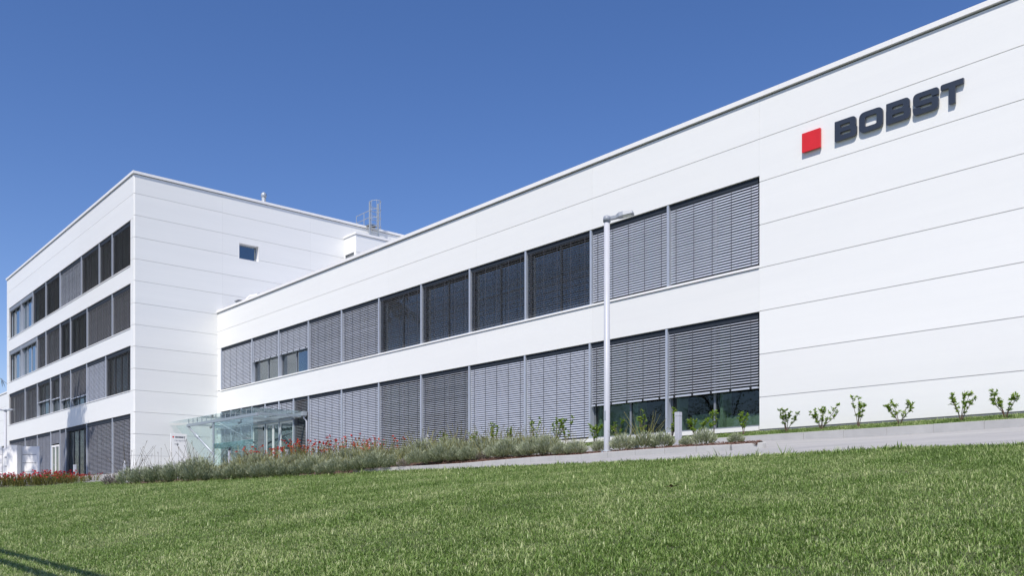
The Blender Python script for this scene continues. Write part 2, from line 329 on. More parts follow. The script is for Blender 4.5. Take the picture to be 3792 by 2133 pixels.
def window(parent, x0, x1, z0, z1, y, npane=2, fr=0.05, m='glass', fm='frame', sash=True):
    b = MB().box(x0, x1, y-0.03, y+0.05, z0, z0+fr).box(x0, x1, y-0.03, y+0.05, z1-fr, z1)
    b.box(x0, x0+fr, y-0.03, y+0.05, z0+fr, z1-fr).box(x1-fr, x1, y-0.03, y+0.05, z0+fr, z1-fr)
    for i in range(1, npane):
        x = lerp(x0, x1, i/npane); b.box(x-fr*0.6, x+fr*0.6, y-0.032, y+0.05, z0+fr, z1-fr)
    o = b.build('window', M[fm], parent)
    for i in range(npane):
        a0 = lerp(x0, x1, i/npane); a1 = lerp(x0, x1, (i+1)/npane)
        MB().box(a0+fr*0.5, a1-fr*0.5, y+0.006, y+0.014, z0+fr*0.6, z1-fr*0.6).build('pane', M[m], o)
    return o
def mullion(parent, x, z0, z1, y, wd=0.075):
    return MB().box(x-wd/2, x+wd/2, y+0.012, y+0.185, z0, z1).build('mullion', M['alu'], parent)

# --- wing: levels of the joints and bands
WB, WL1, WS, WU0, WU1, WT = 1.88, 5.03, 6.195, 6.265, 8.655, 10.705
VJ = [X0, -43.04, -37.04, -31.17, -25.25, -19.34, -13.22]
for i in range(6):
    panel(wing, VJ[i], VJ[i+1], WL1, WS); panel(wing, VJ[i], VJ[i+1], WU1, 9.642); panel(wing, VJ[i], VJ[i+1], 9.642, WT)
RJ = [WB, 2.744, 3.89, 5.042, 6.195, 7.343, 8.493, 9.642, WT]
for a, c in ((-13.22, -1.22), (-1.22, 10.8), (10.8, 18.0)):
    for i in range(8): panel(wing, a, c, RJ[i], RJ[i+1])
for z0, z1 in ((1.88, 5.03), (6.265, 8.655)): panel(wing, X0, -48.46, z0, z1)
# backing, shell
MB().box(X0, 18, YW+0.05, YW+0.09, 10.69, 10.8).build('coping_gap', M['joint'], wing)
bk = MB()
for x0, x1, z0, z1 in ((X0, -13.22, WL1+0.02, WS-0.005), (X0, -13.22, WU1+0.02, 10.68), (-13.2, 18, 1.6, 10.68), (X0, -48.48, 1.6, 10.6)): bk.box(x0, x1, YW+0.022, YW+0.16, z0, z1)
bk.build('backing_wall', M['jgrey'], wing)
MB().box(-13.22, 18, YW+0.015, YW+0.3, 1.55, 1.875).build('plinth', M['plinth'], wing)
MB().box(X0+0.02, 18, YW+0.17, 46, 10.3, 10.55).box(X0+0.02, 18, 45.9, 46, 1.2, 10.3).box(17.8, 18, YW+0.17, 45.9, 1.2, 10.3).build('roof', M['jgrey'], wing)
xs = [X0+0.0, -45.6]+[-45.6+3.0*i for i in range(1, 22)]
for i in range(len(xs)-1):
    MB().box(xs[i]+0.002, xs[i+1]-0.002, YW-0.07, YW+0.42, 10.735, 10.858).build('coping', M['white'], wing)
# interior seen through the glazing
MB().box(X0+0.02, -13.2, YW+0.32, YW+8.2, 1.55, 1.87).build('ground_floor', M['int_floor'], wing)
MB().box(X0+0.02, -13.2, YW+0.32, YW+8.2, 5.1, 6.12).build('upper_floor', M['int_unlit'], wing)
MB().box(X0+0.02, -13.2, YW+0.32, YW+8.2, 8.75, 8.95).build('ceiling', M['int_unlit'], wing)
MB().box(X0+0.02, -13.0, YW+8.2, YW+8.4, 1.55, 10.2).build('back_partition', M['int_unlit'], wing)
for x in (-13.15, -19.38, -25.62, -31.9, -38.16):
    for z0, z1 in ((1.87, 5.1), (6.12, 8.75)):
        MB().box(x-0.06, x+0.06, YW+0.36, YW+(2.6 if x < -14 else 8.2), z0, z1).build('partition', M['int_wall'], wing)
for x in (-19.35, -17.83, -16.24, -14.72):
    MB().box(x+0.03, x+0.13, YW+0.30, YW+0.72, 1.87, 5.1).build('window_pier', M['int_wall'], wing)
for a, c in ((-44.2, -41.5), (-41.2, -39.6)):
    MB().box(a, c, YW+0.55, YW+0.62, 6.13, 8.7).build('room_divider', M['furn'], wing)
MB().box(-19.2, -17.95, YW+0.62, YW+0.7, 1.88, 5.05).build('room_divider', M['int_wall'], wing)
# windows and blinds, upper band
UM = [-48.46, -44.42]+[-41.29+3.122*i for i in range(10)]
UM[-1] = -13.24
UT = [55, 52, 51, 40, 38, 4, 3, 4, 3, 51, 52]
for i in range(11):
    a, c = UM[i], UM[i+1]
    window(wing, a+0.02, c-0.02, WU0, WU1-0.01, YW+0.24, m='glassu')
    blind(wing, a+0.05, c-0.05, WU0, WU1-0.01, YW+0.085, UT[i], bottom=7.38 if i in (1, 2) else None, single=i >= 9, dark=5 <= i <= 8, head=0.14)
    if 0 < i: mullion(wing, a, WU0+0.001, WU1, YW)
mullion(wing, UM[0]+0.02, WU0+0.001, WU1, YW, 0.06)
for i in range(6):
    a = max(VJ[i], -48.47); MB().box(a+0.002, VJ[i+1]-0.002, YW-0.035, YW+0.2, 6.20, 6.262).build('window_sill', M['white'], wing)
# lower band
LM = [-38.16+3.113*i for i in range(9)]; LM[-1] = -13.24
LT = [50, 48, 25, 24, 51, 52, 33, 30]
for i in range(8):
    a, c = LM[i], LM[i+1]
    window(wing, a+0.02, c-0.02, 1.98, WL1-0.01, YW+0.24)
    blind(wing, a+0.05, c-0.05, 1.98, WL1-0.01, YW+0.085, LT[i], bottom=3.0 if i >= 6 else None, single=i >= 6, head=0.14)
    mullion(wing, a, 1.98, WL1, YW)
MB().box(LM[0], -13.24, YW-0.02, YW+0.3, 1.86, 1.975).build('window_sill', M['white'], wing)
EM = [-48.43, -47.10, -45.76, -44.42, -42.84, -41.27, -39.69, -38.16]
for i in range(7):
    a, c = EM[i], EM[i+1]
    if 3 <= i <= 5: continue
    window(wing, a+0.02, c-0.02, 1.90, WL1-0.01, YW+0.24, 1)
    blind(wing, a+0.04, c-0.04, 1.90, WL1-0.01, YW+0.085, 30 if i < 6 else 24, ntape=3, dark=i == 6)
for x in EM[:-1]: mullion(wing, x, 1.87, WL1, YW, 0.08)
# entrance: sliding glass doors under a transom
for i in (3, 4, 5):
    a, c = EM[i], EM[i+1]; window(wing, a+0.04, c-0.04, 4.22, WL1-0.01, YW+0.24, 1); blind(wing, a+0.04, c-0.04, 4.2, WL1-0.01, YW+0.085, 45, ntape=3)
MB().box(-44.38, -39.73, YW-0.06, YW+0.3, 3.98, 4.2).build('door_header', M['alu'], wing)
for a, c in ((-44.34, -42.8), (-42.76, -42.0), (-41.96, -41.2), (-41.16, -39.77)):
    o = MB().box(a, a+0.07, YW+0.05, YW+0.11, 1.75, 3.97).box(c-0.07, c, YW+0.05, YW+0.11, 1.75, 3.97).box(a+0.07, c-0.07, YW+0.05, YW+0.11, 3.87, 3.97).box(a+0.07, c-0.07, YW+0.05, YW+0.11, 1.75, 1.85).build('door', M['white'], wing)
    MB().box(a+0.06, c-0.06, YW+0.075, YW+0.083, 1.84, 3.88).build('pane', M['glassb'], o)

# --- tower
TJ = [1.425, 2.412, 3.58, 4.764, 5.936, 7.117, 8.31, 9.487, 10.659, 11.863, 13.034, 14.218, 15.395, 16.567, 17.60]
TX0, TX1 = -79.44, -48.88
rows = [(1.45, 4.70), (5.97, 8.41), (9.37, 11.80), (12.78, 15.25)]
for a, c in ((TX0, -69.2), (-69.2, -59.0), (-59.0, -48.96)):
    for z0, z1 in ((4.70, 5.93), (8.41, 9.33), (11.80, 12.74), (15.25, 16.567), (16.567, 17.60)):
        panel(tower, a, c, z0, z1, YT)
for i in range(12):
    panel(tower, -49.44, -48.96, TJ[i], min(TJ[i+1], 15.25), YT-0.002)
    panel(tower, TX0, -78.72, TJ[i], min(TJ[i+1], 15.25), YT-0.002)
for i in range(14):                                   # folded corner pieces
    b = MB(); n = 5
    for z in (TJ[i]+0.011, TJ[i+1]-0.011):
        b.v += [(-48.96, YT, z)]+[(-48.96+0.08*math.sin(R(90*k/n)), YT+0.08-0.08*math.cos(R(90*k/n)), z) for k in range(1, n)]+[(-48.88, YT+0.08, z), (-48.96, YT+0.08, z)]
    k = n+2; b.t = [.5]*len(b.v); b.f = [tuple(range(k))[::-1], tuple(range(k, 2*k))]+[(j, (j+1) % k, k+(j+1) % k, k+j) for j in range(k)]
    b.build('corner_panel', M['panel'], tower, smooth=False)
SY = [YT+0.08, 20.62, 26.2, 31.8, 37.4, 45.0]
WIN = (21.58, 22.85, 14.08, 15.06)
for j in range(5):
    for i in range(14):
        if j >= 1 and TJ[i+1] < 10.6: continue
        hole = WIN if j == 1 and TJ[i+1] > WIN[2] and TJ[i] < WIN[3] else None
        panel(tower, SY[j], SY[j+1], TJ[i], TJ[i+1], X0, 'y', holes=hole)
bk = MB()
bk.box(X0-0.14, X0-0.024, YT+0.1, 45, 1.2, 14.06).box(X0-0.14, X0-0.024, YT+0.1, 45, 15.08, 17.58).box(X0-0.14, X0-0.024, YT+0.1, 21.56, 14.06, 15.08).box(X0-0.14, X0-0.024, 22.87, 45, 14.06, 15.08)
for z0, z1 in ((4.72, 5.95), (8.43, 9.35), (11.82, 12.76), (15.27, 17.58)): bk.box(TX0+0.02, -49.04, YT+0.024, YT+0.14, z0, z1)
bk.box(-49.42, -49.04, YT+0.024, YT+0.14, 1.2, 15.26).box(TX0+0.02, -78.74, YT+0.024, YT+0.14, 1.2, 15.26)
bk.build('backing_wall', M['jgrey'], tower)
MB().box(TX0+0.03, X0-0.05, YT+0.06, YT+0.12, 17.57, 17.66).box(X0-0.12, X0-0.06, YT+0.06, 45, 17.57, 17.66).build('coping_gap', M['joint'], tower)
MB().box(TX0+0.02, -49.1, YT+0.16, 45, 17.2, 17.4).box(TX0+0.02, TX0+0.2, YT+0.16, 45, 1.2, 17.2).box(TX0+0.02, -49.1, 44.8, 45, 1.2, 17.2).build('roof', M['jgrey'], tower)
cx = [TX0-0.07]+[TX0+3.05*i for i in range(1, 10)]+[X0+0.07]
for i in range(10): MB().box(cx[i]+0.002, cx[i+1]-0.002, YT-0.07, YT+0.4, 17.63, 17.765).build('coping', M['white'], tower)
cy = [YT+0.402]+[YT+3.0*i for i in range(1, 11)]
for i in range(10): MB().box(X0-0.4, X0+0.07, cy[i]+0.002, cy[i+1]-0.002, 17.63, 17.765).build('coping', M['white'], tower)
MB().box(TX0, X0-0.01, YT+0.02, YT+0.3, 1.1, 1.42).build('plinth', M['conc'], tower)
# side window in a deep reveal
o = MB().box(X0-0.3, X0+0.006, 21.58, 21.62, 14.08, 15.06).box(X0-0.3, X0+0.006, 22.81, 22.85, 14.08, 15.06).box(X0-0.3, X0+0.006, 21.62, 22.81, 14.08, 14.12).box(X0-0.3, X0+0.006, 21.62, 22.81, 15.02, 15.06).build('window', M['white'], tower)
MB().box(X0-0.31, X0-0.25, 21.62, 21.66, 14.12, 15.02).box(X0-0.31, X0-0.25, 22.76, 22.81, 14.12, 15.02).box(X0-0.31, X0-0.25, 21.66, 22.76, 14.12, 14.15).box(X0-0.31, X0-0.25, 21.66, 22.76, 14.98, 15.02).build('sash', M['alu'], o)
MB().box(X0-0.29, X0-0.282, 21.65, 22.77, 14.14, 14.99).build('pane', M['glassb'], o)
MB().box(X0-1.0, X0-0.9, 21, 23.5, 13.8, 15.4).build('room_wall', M['int_unlit'], tower)
# floors behind the bands
for z in (1.2, 4.78, 8.5, 11.88, 15.4):
    MB().box(TX0+0.3, -49.2, YT+0.35, YT+7, z, z+(0.25 if z < 2 else 0.5)).build('floor_slab', M['int_wall'], tower)
MB().box(TX0+0.3, -49.2, YT+7, YT+7.2, 1.2, 17.1).build('back_partition', M['int_unlit'], tower)
TM = [[1.425+0, ], ]
def band(z0, z1, xs, states):
    for i in range(len(xs)-1):
        a, c, st = X0+xs[i], X0+xs[i+1], states[i]
        if st == 'door':
            continue
        open_ = st == 'glass'
        np_ = max(1, int(round((c-a)/1.24)))
        window(tower, a+0.02, c-0.02, z0, z1-0.01, YT+0.24, np_, m='glassb' if open_ else 'glass', fm='alu' if open_ else 'frame')
        if open_:
            for k in range(np_):
                if random.random() < 0.7: MB().box(lerp(a, c, k/np_)+0.12, lerp(a, c, (k+1)/np_)-0.12, YT+0.42, YT+0.44, z0, z1).build('screen', M['curtain'], tower)
            MB().box(a+0.03, c-0.03, YT+0.03, YT+0.16, z1-0.3, z1-0.02).build('blind_box', M['frame'], tower)
        else:
            tilt, bt, dk = st; blind(tower, a+0.05, c-0.05, z0, z1-0.01, YT+0.085, tilt, bottom=bt, dark=dk, ntape=max(2, int((c-a)/0.8)), head=0.22)
        if i: mullion(tower, a, z0, z1, YT, 0.085)
random.seed(3)
D_, G_ = (22, None, True), (50, None, False)
band(12.78, 15.25, (-29.83, -25.87, -22.23, -18.56, -14.9, -9.95, -6.28, -3.83, -0.57), ['glass', 'glass', (24, None, True), (24, None, True), (52, None, False), (36, None, True), (36, None, True), (22, None, True)])
band(9.37, 11.80, (-29.83, -25.87, -21.04, -18.56, -14.87, -12.4, -8.72, -3.82, -0.57), ['glass', 'glass', (36, None, True), (38, None, True), (22, None, True), (22, None, True), (44, None, True), (42, None, True)])
band(5.97, 8.41, (-29.83, -24.64, -20.96, -17.32, -14.85, -12.36, -8.81, -5.03, -0.57), [(34, None, True), (32, None, True), (20, 6.95, True), (20, 6.85, True), (34, 6.6, True), (40, 6.5, True), (54, None, False), (18, None, True)])
band(1.45, 4.70, (-29.83, -24.64, -20.96, -17.32, -14.9, -13.52, -8.81, -3.80, -0.57), [(38, None, True), (42, None, True), (58, None, True), 'door', (58, None, True), (8, None, True), (42, None, True), (42, None, True)])
for z0, z1 in ((5.93, 5.968), (9.33, 9.368), (12.74, 12.778)):
    for a, c in ((-78.71, -69.2), (-69.2, -59.0), (-59.0, -49.45)): MB().box(a+0.002, c-0.002, YT-0.03, YT+0.2, z0, z1).build('window_sill', M['white'], tower)
# ground-floor door in the tower front
dx0, dx1 = X0-17.28, X0-14.94
blind(tower, dx0, dx1, 3.78, 4.69, YT+0.085, 58, ntape=3, dark=True)
b = MB().box(dx0+0.35, dx0+0.5, YT+0.0, YT+0.1, 1.43, 3.72).box(dx1-0.15, dx1, YT+0.0, YT+0.1, 1.43, 3.72).box(dx0+0.5, dx1-0.15, YT+0.0, YT+0.1, 3.6, 3.72).box((dx0+dx1)/2+0.08, (dx0+dx1)/2+0.24, YT, YT+0.1, 1.43, 3.6)
o = b.build('door', M['white'], tower)
MB().box(dx0+0.48, dx1-0.13, YT+0.05, YT+0.058, 1.45, 3.62).build('pane', M['glass'], o)
MB().box(dx0+0.9, dx0+1.25, YT-0.05, YT-0.02, 2.35, 2.4).build('handle', M['steel'], o)
MB().box(dx0, dx0+0.34, YT+0.06, YT+0.12, 1.43, 3.75).build('door_panel', M['slat'], tower)
mullion(tower, dx0, 1.45, 4.7, YT, 0.085); mullion(tower, dx1, 1.45, 4.7, YT, 0.085)

# --- lower block beyond the tower's far corner
far = thing('rear_block', (-95, 17.5, 1.3), 'white panelled low block behind the far corner of the office tower', 'building')
for a, c in ((-110, -95), (-95, TX0-0.02)):
    for z0, z1 in ((4.9, 6.1), (6.1, 7.25), (7.25, 8.4), (8.4, 9.55)): panel(far, a, c, z0, z1, 17.5)
MB().box(-110, TX0-0.03, 17.53, 30, 4.95, 9.6).build('backing_wall', M['jgrey'], far)
MB().box(-110, TX0-0.03, 17.45, 18, 9.6, 9.72).build('coping', M['white'], far)
MB().box(-110, TX0-0.03, 20.5, 20.7, 1.0, 4.9).build('recessed_wall', M['int_unlit'], far)

# --- housing on the wing roof against the tower
blk = thing('rooftop_housing', (-48.1, 30, 10.55), 'white rooftop housing with grey louvre beside the tower wall', 'rooftop housing')
for z0, z1 in ((10.6, 11.9), (11.9, 13.1), (13.1, 14.3), (14.3, 15.5), (15.5, 16.6)):
    panel(blk, 28.6, 36, z0, z1, -47.47, 'y')
for a, c, z0, z1 in ((X0+0.01, -47.53, 15.55, 16.6), (X0+0.01, -48.78, 10.6, 15.55), (-47.7, -47.53, 10.6, 15.55), (-48.78, -47.7, 10.6, 15.2)):
    MB().box(a, c, 28.59, 28.64, z0, z1).build('wall_panel', M['panel'], blk)
MB().box(X0+0.01, -47.55, 28.8, 36, 10.6, 16.55).build('core', M['jgrey'], blk)
MB().box(X0+0.01, -47.42, 28.54, 36.05, 16.62, 16.76).build('coping', M['white'], blk)
for i in range(5):
    MB().obox((-48.24, 28.66, 15.24+i*0.07), (1, 0, 0), (0, 0.7, 0.7), (0, -0.7, 0.7), 1.06, 0.07, 0.006).build('louvre_blade', M['steel'], blk)

# ------------------------------------------------------------------ roof fittings
vp = thing('flue_pipe', (-50.9, 24.1, 17.4), 'short shiny steel flue pipe rising above the tower parapet', 'flue')
MB().tube([(-50.9, 24.1, 17.4), (-50.9, 24.1, 18.75)], 0.13, 14).build('pipe', M['steel'], vp, True)
MB().tube([(-50.9, 24.1, 18.75), (-50.9, 24.1, 18.8), (-50.9, 24.1, 18.98), (-50.9, 24.1, 19.08)], [0.13, 0.17, 0.17, 0.05], 14).build('cowl', M['steel'], vp, True)
ld_ = thing('roof_ladder', (-48.3, 30.5, 16.76), 'grey caged access ladder standing above the rooftop housing', 'ladder')
lx, ly = -48.35, 30.15
for dy in (0.0, 0.62): MB().box(lx-0.05, lx+0.05, ly+dy-0.04, ly+dy+0.04, 16.76, 19.2).build('stile', M['steel'], ld_)
for i in range(8): MB().tube([(lx, ly+0.04, 17.0+i*0.27), (lx, ly+0.58, 17.0+i*0.27)], 0.018, 6).build('rung', M['steel'], ld_)
for z in (17.55, 18.1, 18.65, 19.2):
    MB().tube([(lx+0.05+0.55*math.sin(math.pi*k/8), ly+0.31-0.36*math.cos(math.pi*k/8), z) for k in range(9)], 0.02, 5).build('cage_hoop', M['steel'], ld_)
for k in (1, 3, 4, 5, 7):
    x, y = lx+0.05+0.55*math.sin(math.pi*k/8), ly+0.31-0.36*math.cos(math.pi*k/8); MB().tube([(x, y, 17.5), (x, y, 19.25)], 0.016, 5).build('cage_bar', M['steel'], ld_)
for z in (17.75, 18.2, 18.65): MB().tube([(lx, ly, z), (lx-1.65, ly, z)], 0.024, 6).build('hand_rail', M['steel'], ld_)
for dx in (0.7, 1.65): MB().tube([(lx-dx, ly, 17.4), (lx-dx, ly, 18.66)], 0.024, 6).build('rail_post', M['steel'], ld_)
MB().box(lx-1.3, lx-0.1, ly, ly+0.62, 17.75, 17.8).build('step_platform', M['black'], ld_)
rp = thing('roof_pipe', (-46.8, 21.4, 11.3), 'white bent pipe end lying just above the wing parapet', 'pipe')
MB().tube([(-47.2, 21.3, 10.55), (-47.2, 21.3, 11.35), (-46.9, 21.4, 11.5), (-46.3, 21.6, 11.5)], 0.09, 10).build('elbow', M['white'], rp, True)
MB().tube([(-46.3, 21.6, 11.5), (-46.2, 21.63, 11.5)], 0.115, 10).build('collar', M['steel'], rp, True)
rb_ = thing('roof_drain_box', (-47.75, 21.1, 10.55), 'small grey box peeping over the wing parapet', 'roof box')
MB().box(-47.95, -47.55, 21.0, 21.3, 10.55, 11.32).build('box', M['steel'], rb_); MB().box(-48.0, -47.5, 20.95, 21.35, 11.321, 11.38).build('lid', M['plinth'], rb_)

# ------------------------------------------------------------------ wall sign
def fillet(P, rad):
    out = []; n = len(P)
    for i in range(n):
        p = Vector(P[i][:2]); r = P[i][2] if len(P[i]) > 2 else rad; a = Vector(P[i-1][:2]); c = Vector(P[(i+1) % n][:2])
        la, lc = (a-p).length, (c-p).length; r = min(r, la*0.48, lc*0.48)
        if r < 1e-4: out.append(p); continue
        s, e = p+(a-p)/la*r, p+(c-p)/lc*r
        for k in range(6): t = k/5; out.append(s*(1-t)**2+p*2*t*(1-t)+e*t*t)
    return out
def rr(x0, y0, x1, y1, r): return [(x0, y0, r), (x1, y0, r), (x1, y1, r), (x0, y1, r)]
GLY = {
 'B': ([(0, 0, .03), (1, 0, .26), (1, .49, .2), (.90, .515, .04), (.97, .54, .16), (.97, 1, .24), (0, 1, .03)], [rr(.25, .235, .74, .40, .07), rr(.25, .61, .71, .77, .07)]),
 'O': (rr(0, 0, 1, 1, .3), [rr(.25, .25, .75, .75, .1)]),
 'S': ([(1, .66, .02), (.73, .66, .02), (.73, .775, .05), (.25, .775, .07), (.25, .61, .07), (1, .61, .22), (1, 0, .24), (0, 0, .24), (0, .34, .02), (.27, .34, .02), (.27, .225, .05), (.75, .225, .07), (.75, .39, .07), (0, .39, .22), (0, 1, .24), (1, 1, .24)], []),
 'T': ([(0, 1, .1), (1, 1, .02), (1, .755, .02), (.64, .755, .02), (.64, 0, .02), (.36, 0, .02), (.36, .755, .02), (0, .755, .02)], []),
 'Q': (rr(0, 0, 1, 1, .02), [])}
def glyph(ch, org, ux, uz, un, w_, h_, dep, mf, ms, parent, name, label=None):
    """extruded letter: org lower-left back corner, ux reading direction, un outward normal"""
    outer, holes = GLY[ch]; asp = w_/h_
    def sc(P): return [((p[0]*asp), p[1], p[2]) for p in P]
    loops = [fillet(sc(outer), .02)]+[fillet(sc(h), .02) for h in holes]
    org, ux, uz, un = map(Vector, (org, ux, uz, un)); flat = [p for L in loops for p in L]
    tris = tessellate_polygon([[Vector((p.x, p.y, 0)) for p in L] for L in loops])
    def W(p, d): return org+ux*(p.x*h_)+uz*(p.y*h_)+un*d
    n = len(flat); off = root_loc(parent); me = bpy.data.meshes.new(name)
    v = [tuple(W(p, dep)-off) for p in flat]+[tuple(W(p, 0)-off) for p in flat]; f = []; mi = []
    for t in tris: f += [tuple(t), tuple(n+i for i in t[::-1])]; mi += [0, 1]
    k = 0
    for L in loops:
        m_ = len(L)
        for i in range(m_): f.append((k+i, k+(i+1) % m_, n+k+(i+1) % m_, n+k+i)); mi.append(1)
        k += m_
    me.from_pydata(v, [], f); me.materials.append(mf); me.materials.append(ms); me.polygons.foreach_set('material_index', mi)
    bm = bmesh.new(); bm.from_mesh(me); bmesh.ops.remove_doubles(bm, verts=bm.verts, dist=1e-5); bmesh.ops.recalc_face_normals(bm, faces=bm.faces); bm.to_mesh(me); bm.free()
    o = link(bpy.data.objects.new(name, me), parent)
    if label: o['label'] = label
    return o
sg = thing('wall_sign', (-10, YW, 8.86), 'dark raised BOBST lettering with red square on the white wall', 'sign')
glyph('Q', (-11.92, YW-0.03, 8.86), (1, 0, 0), (0, 0, 1), (0, -1, 0), 0.505, 0.485, 0.06, M['red'], M['red'], sg, 'red_square', 'bright red square block')
for ch, a, c in (('B', -11.04, -10.44), ('O', -10.41, -9.79), ('B', -9.74, -9.14), ('S', -9.11, -8.50), ('T', -8.49, -7.96)):
    glyph(ch, (a+0.008, YW-0.03, 8.865), (1, 0, 0), (0, 0, 1), (0, -1, 0), c-a-0.035, 0.49, 0.055, M['navy'], M['letside'], sg, 'letter', 'dark raised letter '+ch)

# ------------------------------------------------------------------ entrance canopy
cn = thing('glass_canopy', (-43.5, 18.8, 1.6), 'greenish glass entrance canopy with glazed screen and steel strut', 'canopy')
YF, ZC = 17.54, 4.27
for i in range(5):
    a = lerp(-48.84, -38.3, i/5); c = lerp(-48.84, -38.3, (i+1)/5); MB().box(a+0.006, c-0.006, YF, YW-0.08, ZC, ZC+0.02).build('roof_pane', M['cglass'], cn)
MB().box(-46.9, -38.3, YF+0.25, YF+0.37, 3.94, 4.07).build('front_beam', M['steel'], cn)
MB().box(-48.8, -38.2, YW-0.22, YW-0.09, 4.1, 4.24).build('wall_beam', M['steel'], cn)
MB().box(-38.4, -38.14, YW-0.26, YW-0.07, 4.06, 4.26).build('beam_bracket', M['steel'], cn)
for x in (-46.6, -43.4, -40.9, -38.5): MB().box(x-0.05, x+0.05, YF+0.3, YW-0.2, 4.0, 4.1).build('cross_beam', M['steel'], cn)
for i in range(14):
    x = -46.75+0.6*i; MB().tube([(x, YF+0.31, 4.07), (x, YF+0.31, ZC-0.001)], [0.014, 0.03], 8).build('glass_fixing', M['steel'], cn)
MB().tube([(-46.85, YF+0.31, 3.97), (-43.45, YF+0.31, 2.35)], 0.055, 10).build('strut', M['steel'], cn, True)
MB().tube([(-45.9, YF+0.31, 3.52), (-45.4, YF+0.31, 3.28)], 0.085, 10).build('strut_sleeve', M['steel'], cn, True)
MB().tube([(-43.4, YF+0.5, 3.97), (-43.4, YW-0.3, 3.0)], 0.045, 8).build('strut', M['steel'], cn, True)
MB().box(-43.46, -43.38, YF+0.27, YF+0.35, 1.3, 3.94).build('screen_post', M['steel'], cn)
for a, c in ((-43.37, -41.1), (-41.08, -38.8)):
    MB().box(a, c, YF+0.30, YF+0.316, 1.45, 3.93).build('screen_pane', M['cglass'], cn)
MB().box(-43.44, -43.424, YF+0.36, YW-0.1, 1.6, 4.0).build('screen_pane', M['cglass'], cn)
MB().box(-43.37, -38.8, YF+0.285, YF+0.297, 2.62, 2.86).build('rail_band', M['rail_glass'], cn)
MB().box(-43.42, -43.41, YF+0.36, YW-0.15, 2.62, 2.86).build('rail_band', M['rail_glass'], cn)
b = MB(); P3 = [(-48.6, 4.1), (-43.48, 4.1), (-43.48, 1.55), (-44.3, 1.9)]
b.v = [(x, YF+0.30, z) for x, z in P3]+[(x, YF+0.316, z) for x, z in P3]; b.t = [.5]*8
b.f = [(3, 2, 1, 0), (4, 5, 6, 7)]+[(i, (i+1) % 4, 4+(i+1) % 4, 4+i) for i in range(4)]
b.build('corner_pane', M['cglass'], cn)
dp = MB().tube([(-38.26, YW-0.16, 4.06), (-38.26, YW-0.16, 3.95), (-38.2, YW-0.05, 3.8), (-38.2, YW-0.05, 1.8)], 0.045, 8); dp.build('downpipe', M['lamp'], cn, True)
for x, z in ((-46.2, 4.0), (-42.6, 4.0)): MB().tube([(x, YF+1.4, z+0.12), (x, YF+1.4, z-0.02), (x, YF+1.25, z-0.1)], 0.06, 8).build('spot_lamp', M['black'], cn, True)

# reception totem, facing the way people come
tx = -43.0; g0 = float(H(tx, 15.9))
rs = thing('reception_sign', (tx, 15.93, g0), 'white reception panel with small red square, lettering and arrow', 'sign')
bevel(MB().box(tx-0.07, tx, 15.54, 16.32, g0-0.05, 3.25).build('panel', M['white'], rs), 0.006)
UY, UZ, UX = (0, 1, 0), (0, 0, 1), (1, 0, 0)
glyph('Q', (tx+0.001, 15.62, 3.045), UY, UZ, UX, 0.075, 0.075, 0.004, M['red'], M['red'], rs, 'red_square', 'small red square')
for i, ch in enumerate('BOBST'): glyph(ch, (tx+0.001, 15.76+i*0.1, 3.045), UY, UZ, UX, 0.09, 0.075, 0.004, M['navy'], M['navy'], rs, 'letter')
def text_mesh(txt, size):
    cu = bpy.data.curves.new('t', 'FONT'); cu.body = txt; cu.size = size; cu.extrude = 0.001; cu.space_character = 1.15
    o = bpy.data.objects.new('t', cu); COL.objects.link(o); bpy.context.view_layer.update()
    me = bpy.data.meshes.new_from_object(o.evaluated_get(bpy.context.evaluated_depsgraph_get())); bpy.data.objects.remove(o); return me
me = text_mesh('reception', 0.135); me.materials.clear(); me.materials.append(M['grey_txt']); me.name = 'lettering'
o = link(bpy.data.objects.new('lettering', me), rs); o.location = Vector((tx+0.003, 15.72, 2.88))-root_loc(rs); o.rotation_euler = (R(90), 0, R(90))
a = MB().box(tx+0.001, tx+0.004, 15.72, 15.90, 2.725, 2.745)
a.poly([(tx+0.003, 15.84, 2.79), (tx+0.003, 15.865, 2.80), (tx+0.003, 15.925, 2.735), (tx+0.003, 15.90, 2.735)]); a.poly([(tx+0.003, 15.84, 2.68), (tx+0.003, 15.90, 2.735), (tx+0.003, 15.925, 2.735), (tx+0.003, 15.865, 2.67)])
a.build('arrow', M['navy'], rs)

# ------------------------------------------------------------------ kerbs, beds, strip
# grass strip along the wing
KX = [20.0-1.0*i for i in range(59)]
b = MB(); sx = np.arange(-38, 20.01, 1.0)
for x in sx: b.v += [(x, 18.86, 1.59), (x, 19.5, 1.71), (x, YW+0.02, 1.82)]
b.t = [.5]*len(b.v); b.f = [(i*3+j, i*3+3+j, i*3+4+j, i*3+1+j) for i in range(len(sx)-1) for j in range(2)]
tag(b.build('grass_strip', M['soil'], smooth=True), kind='structure')
kb = bpy.data.objects.new('wall_kerb', None); kb.location = (-9, 18.8, 1.4); link(kb); tag(kb, 'long straight grey concrete kerb edging the grass strip below the wing', 'kerb')
rk = random.Random(5)
for i in range(58):
    x1, x0 = KX[i], KX[i+1]; j = rk.uniform(-0.006, 0.006)
    bevel(MB().box(x0+0.0015, x1-0.0015, 18.74+j, 18.88+j, 1.2, 1.60+rk.uniform(-0.004, 0.004)).build('kerb_stone', M['conc'], kb), 0.008, 2)
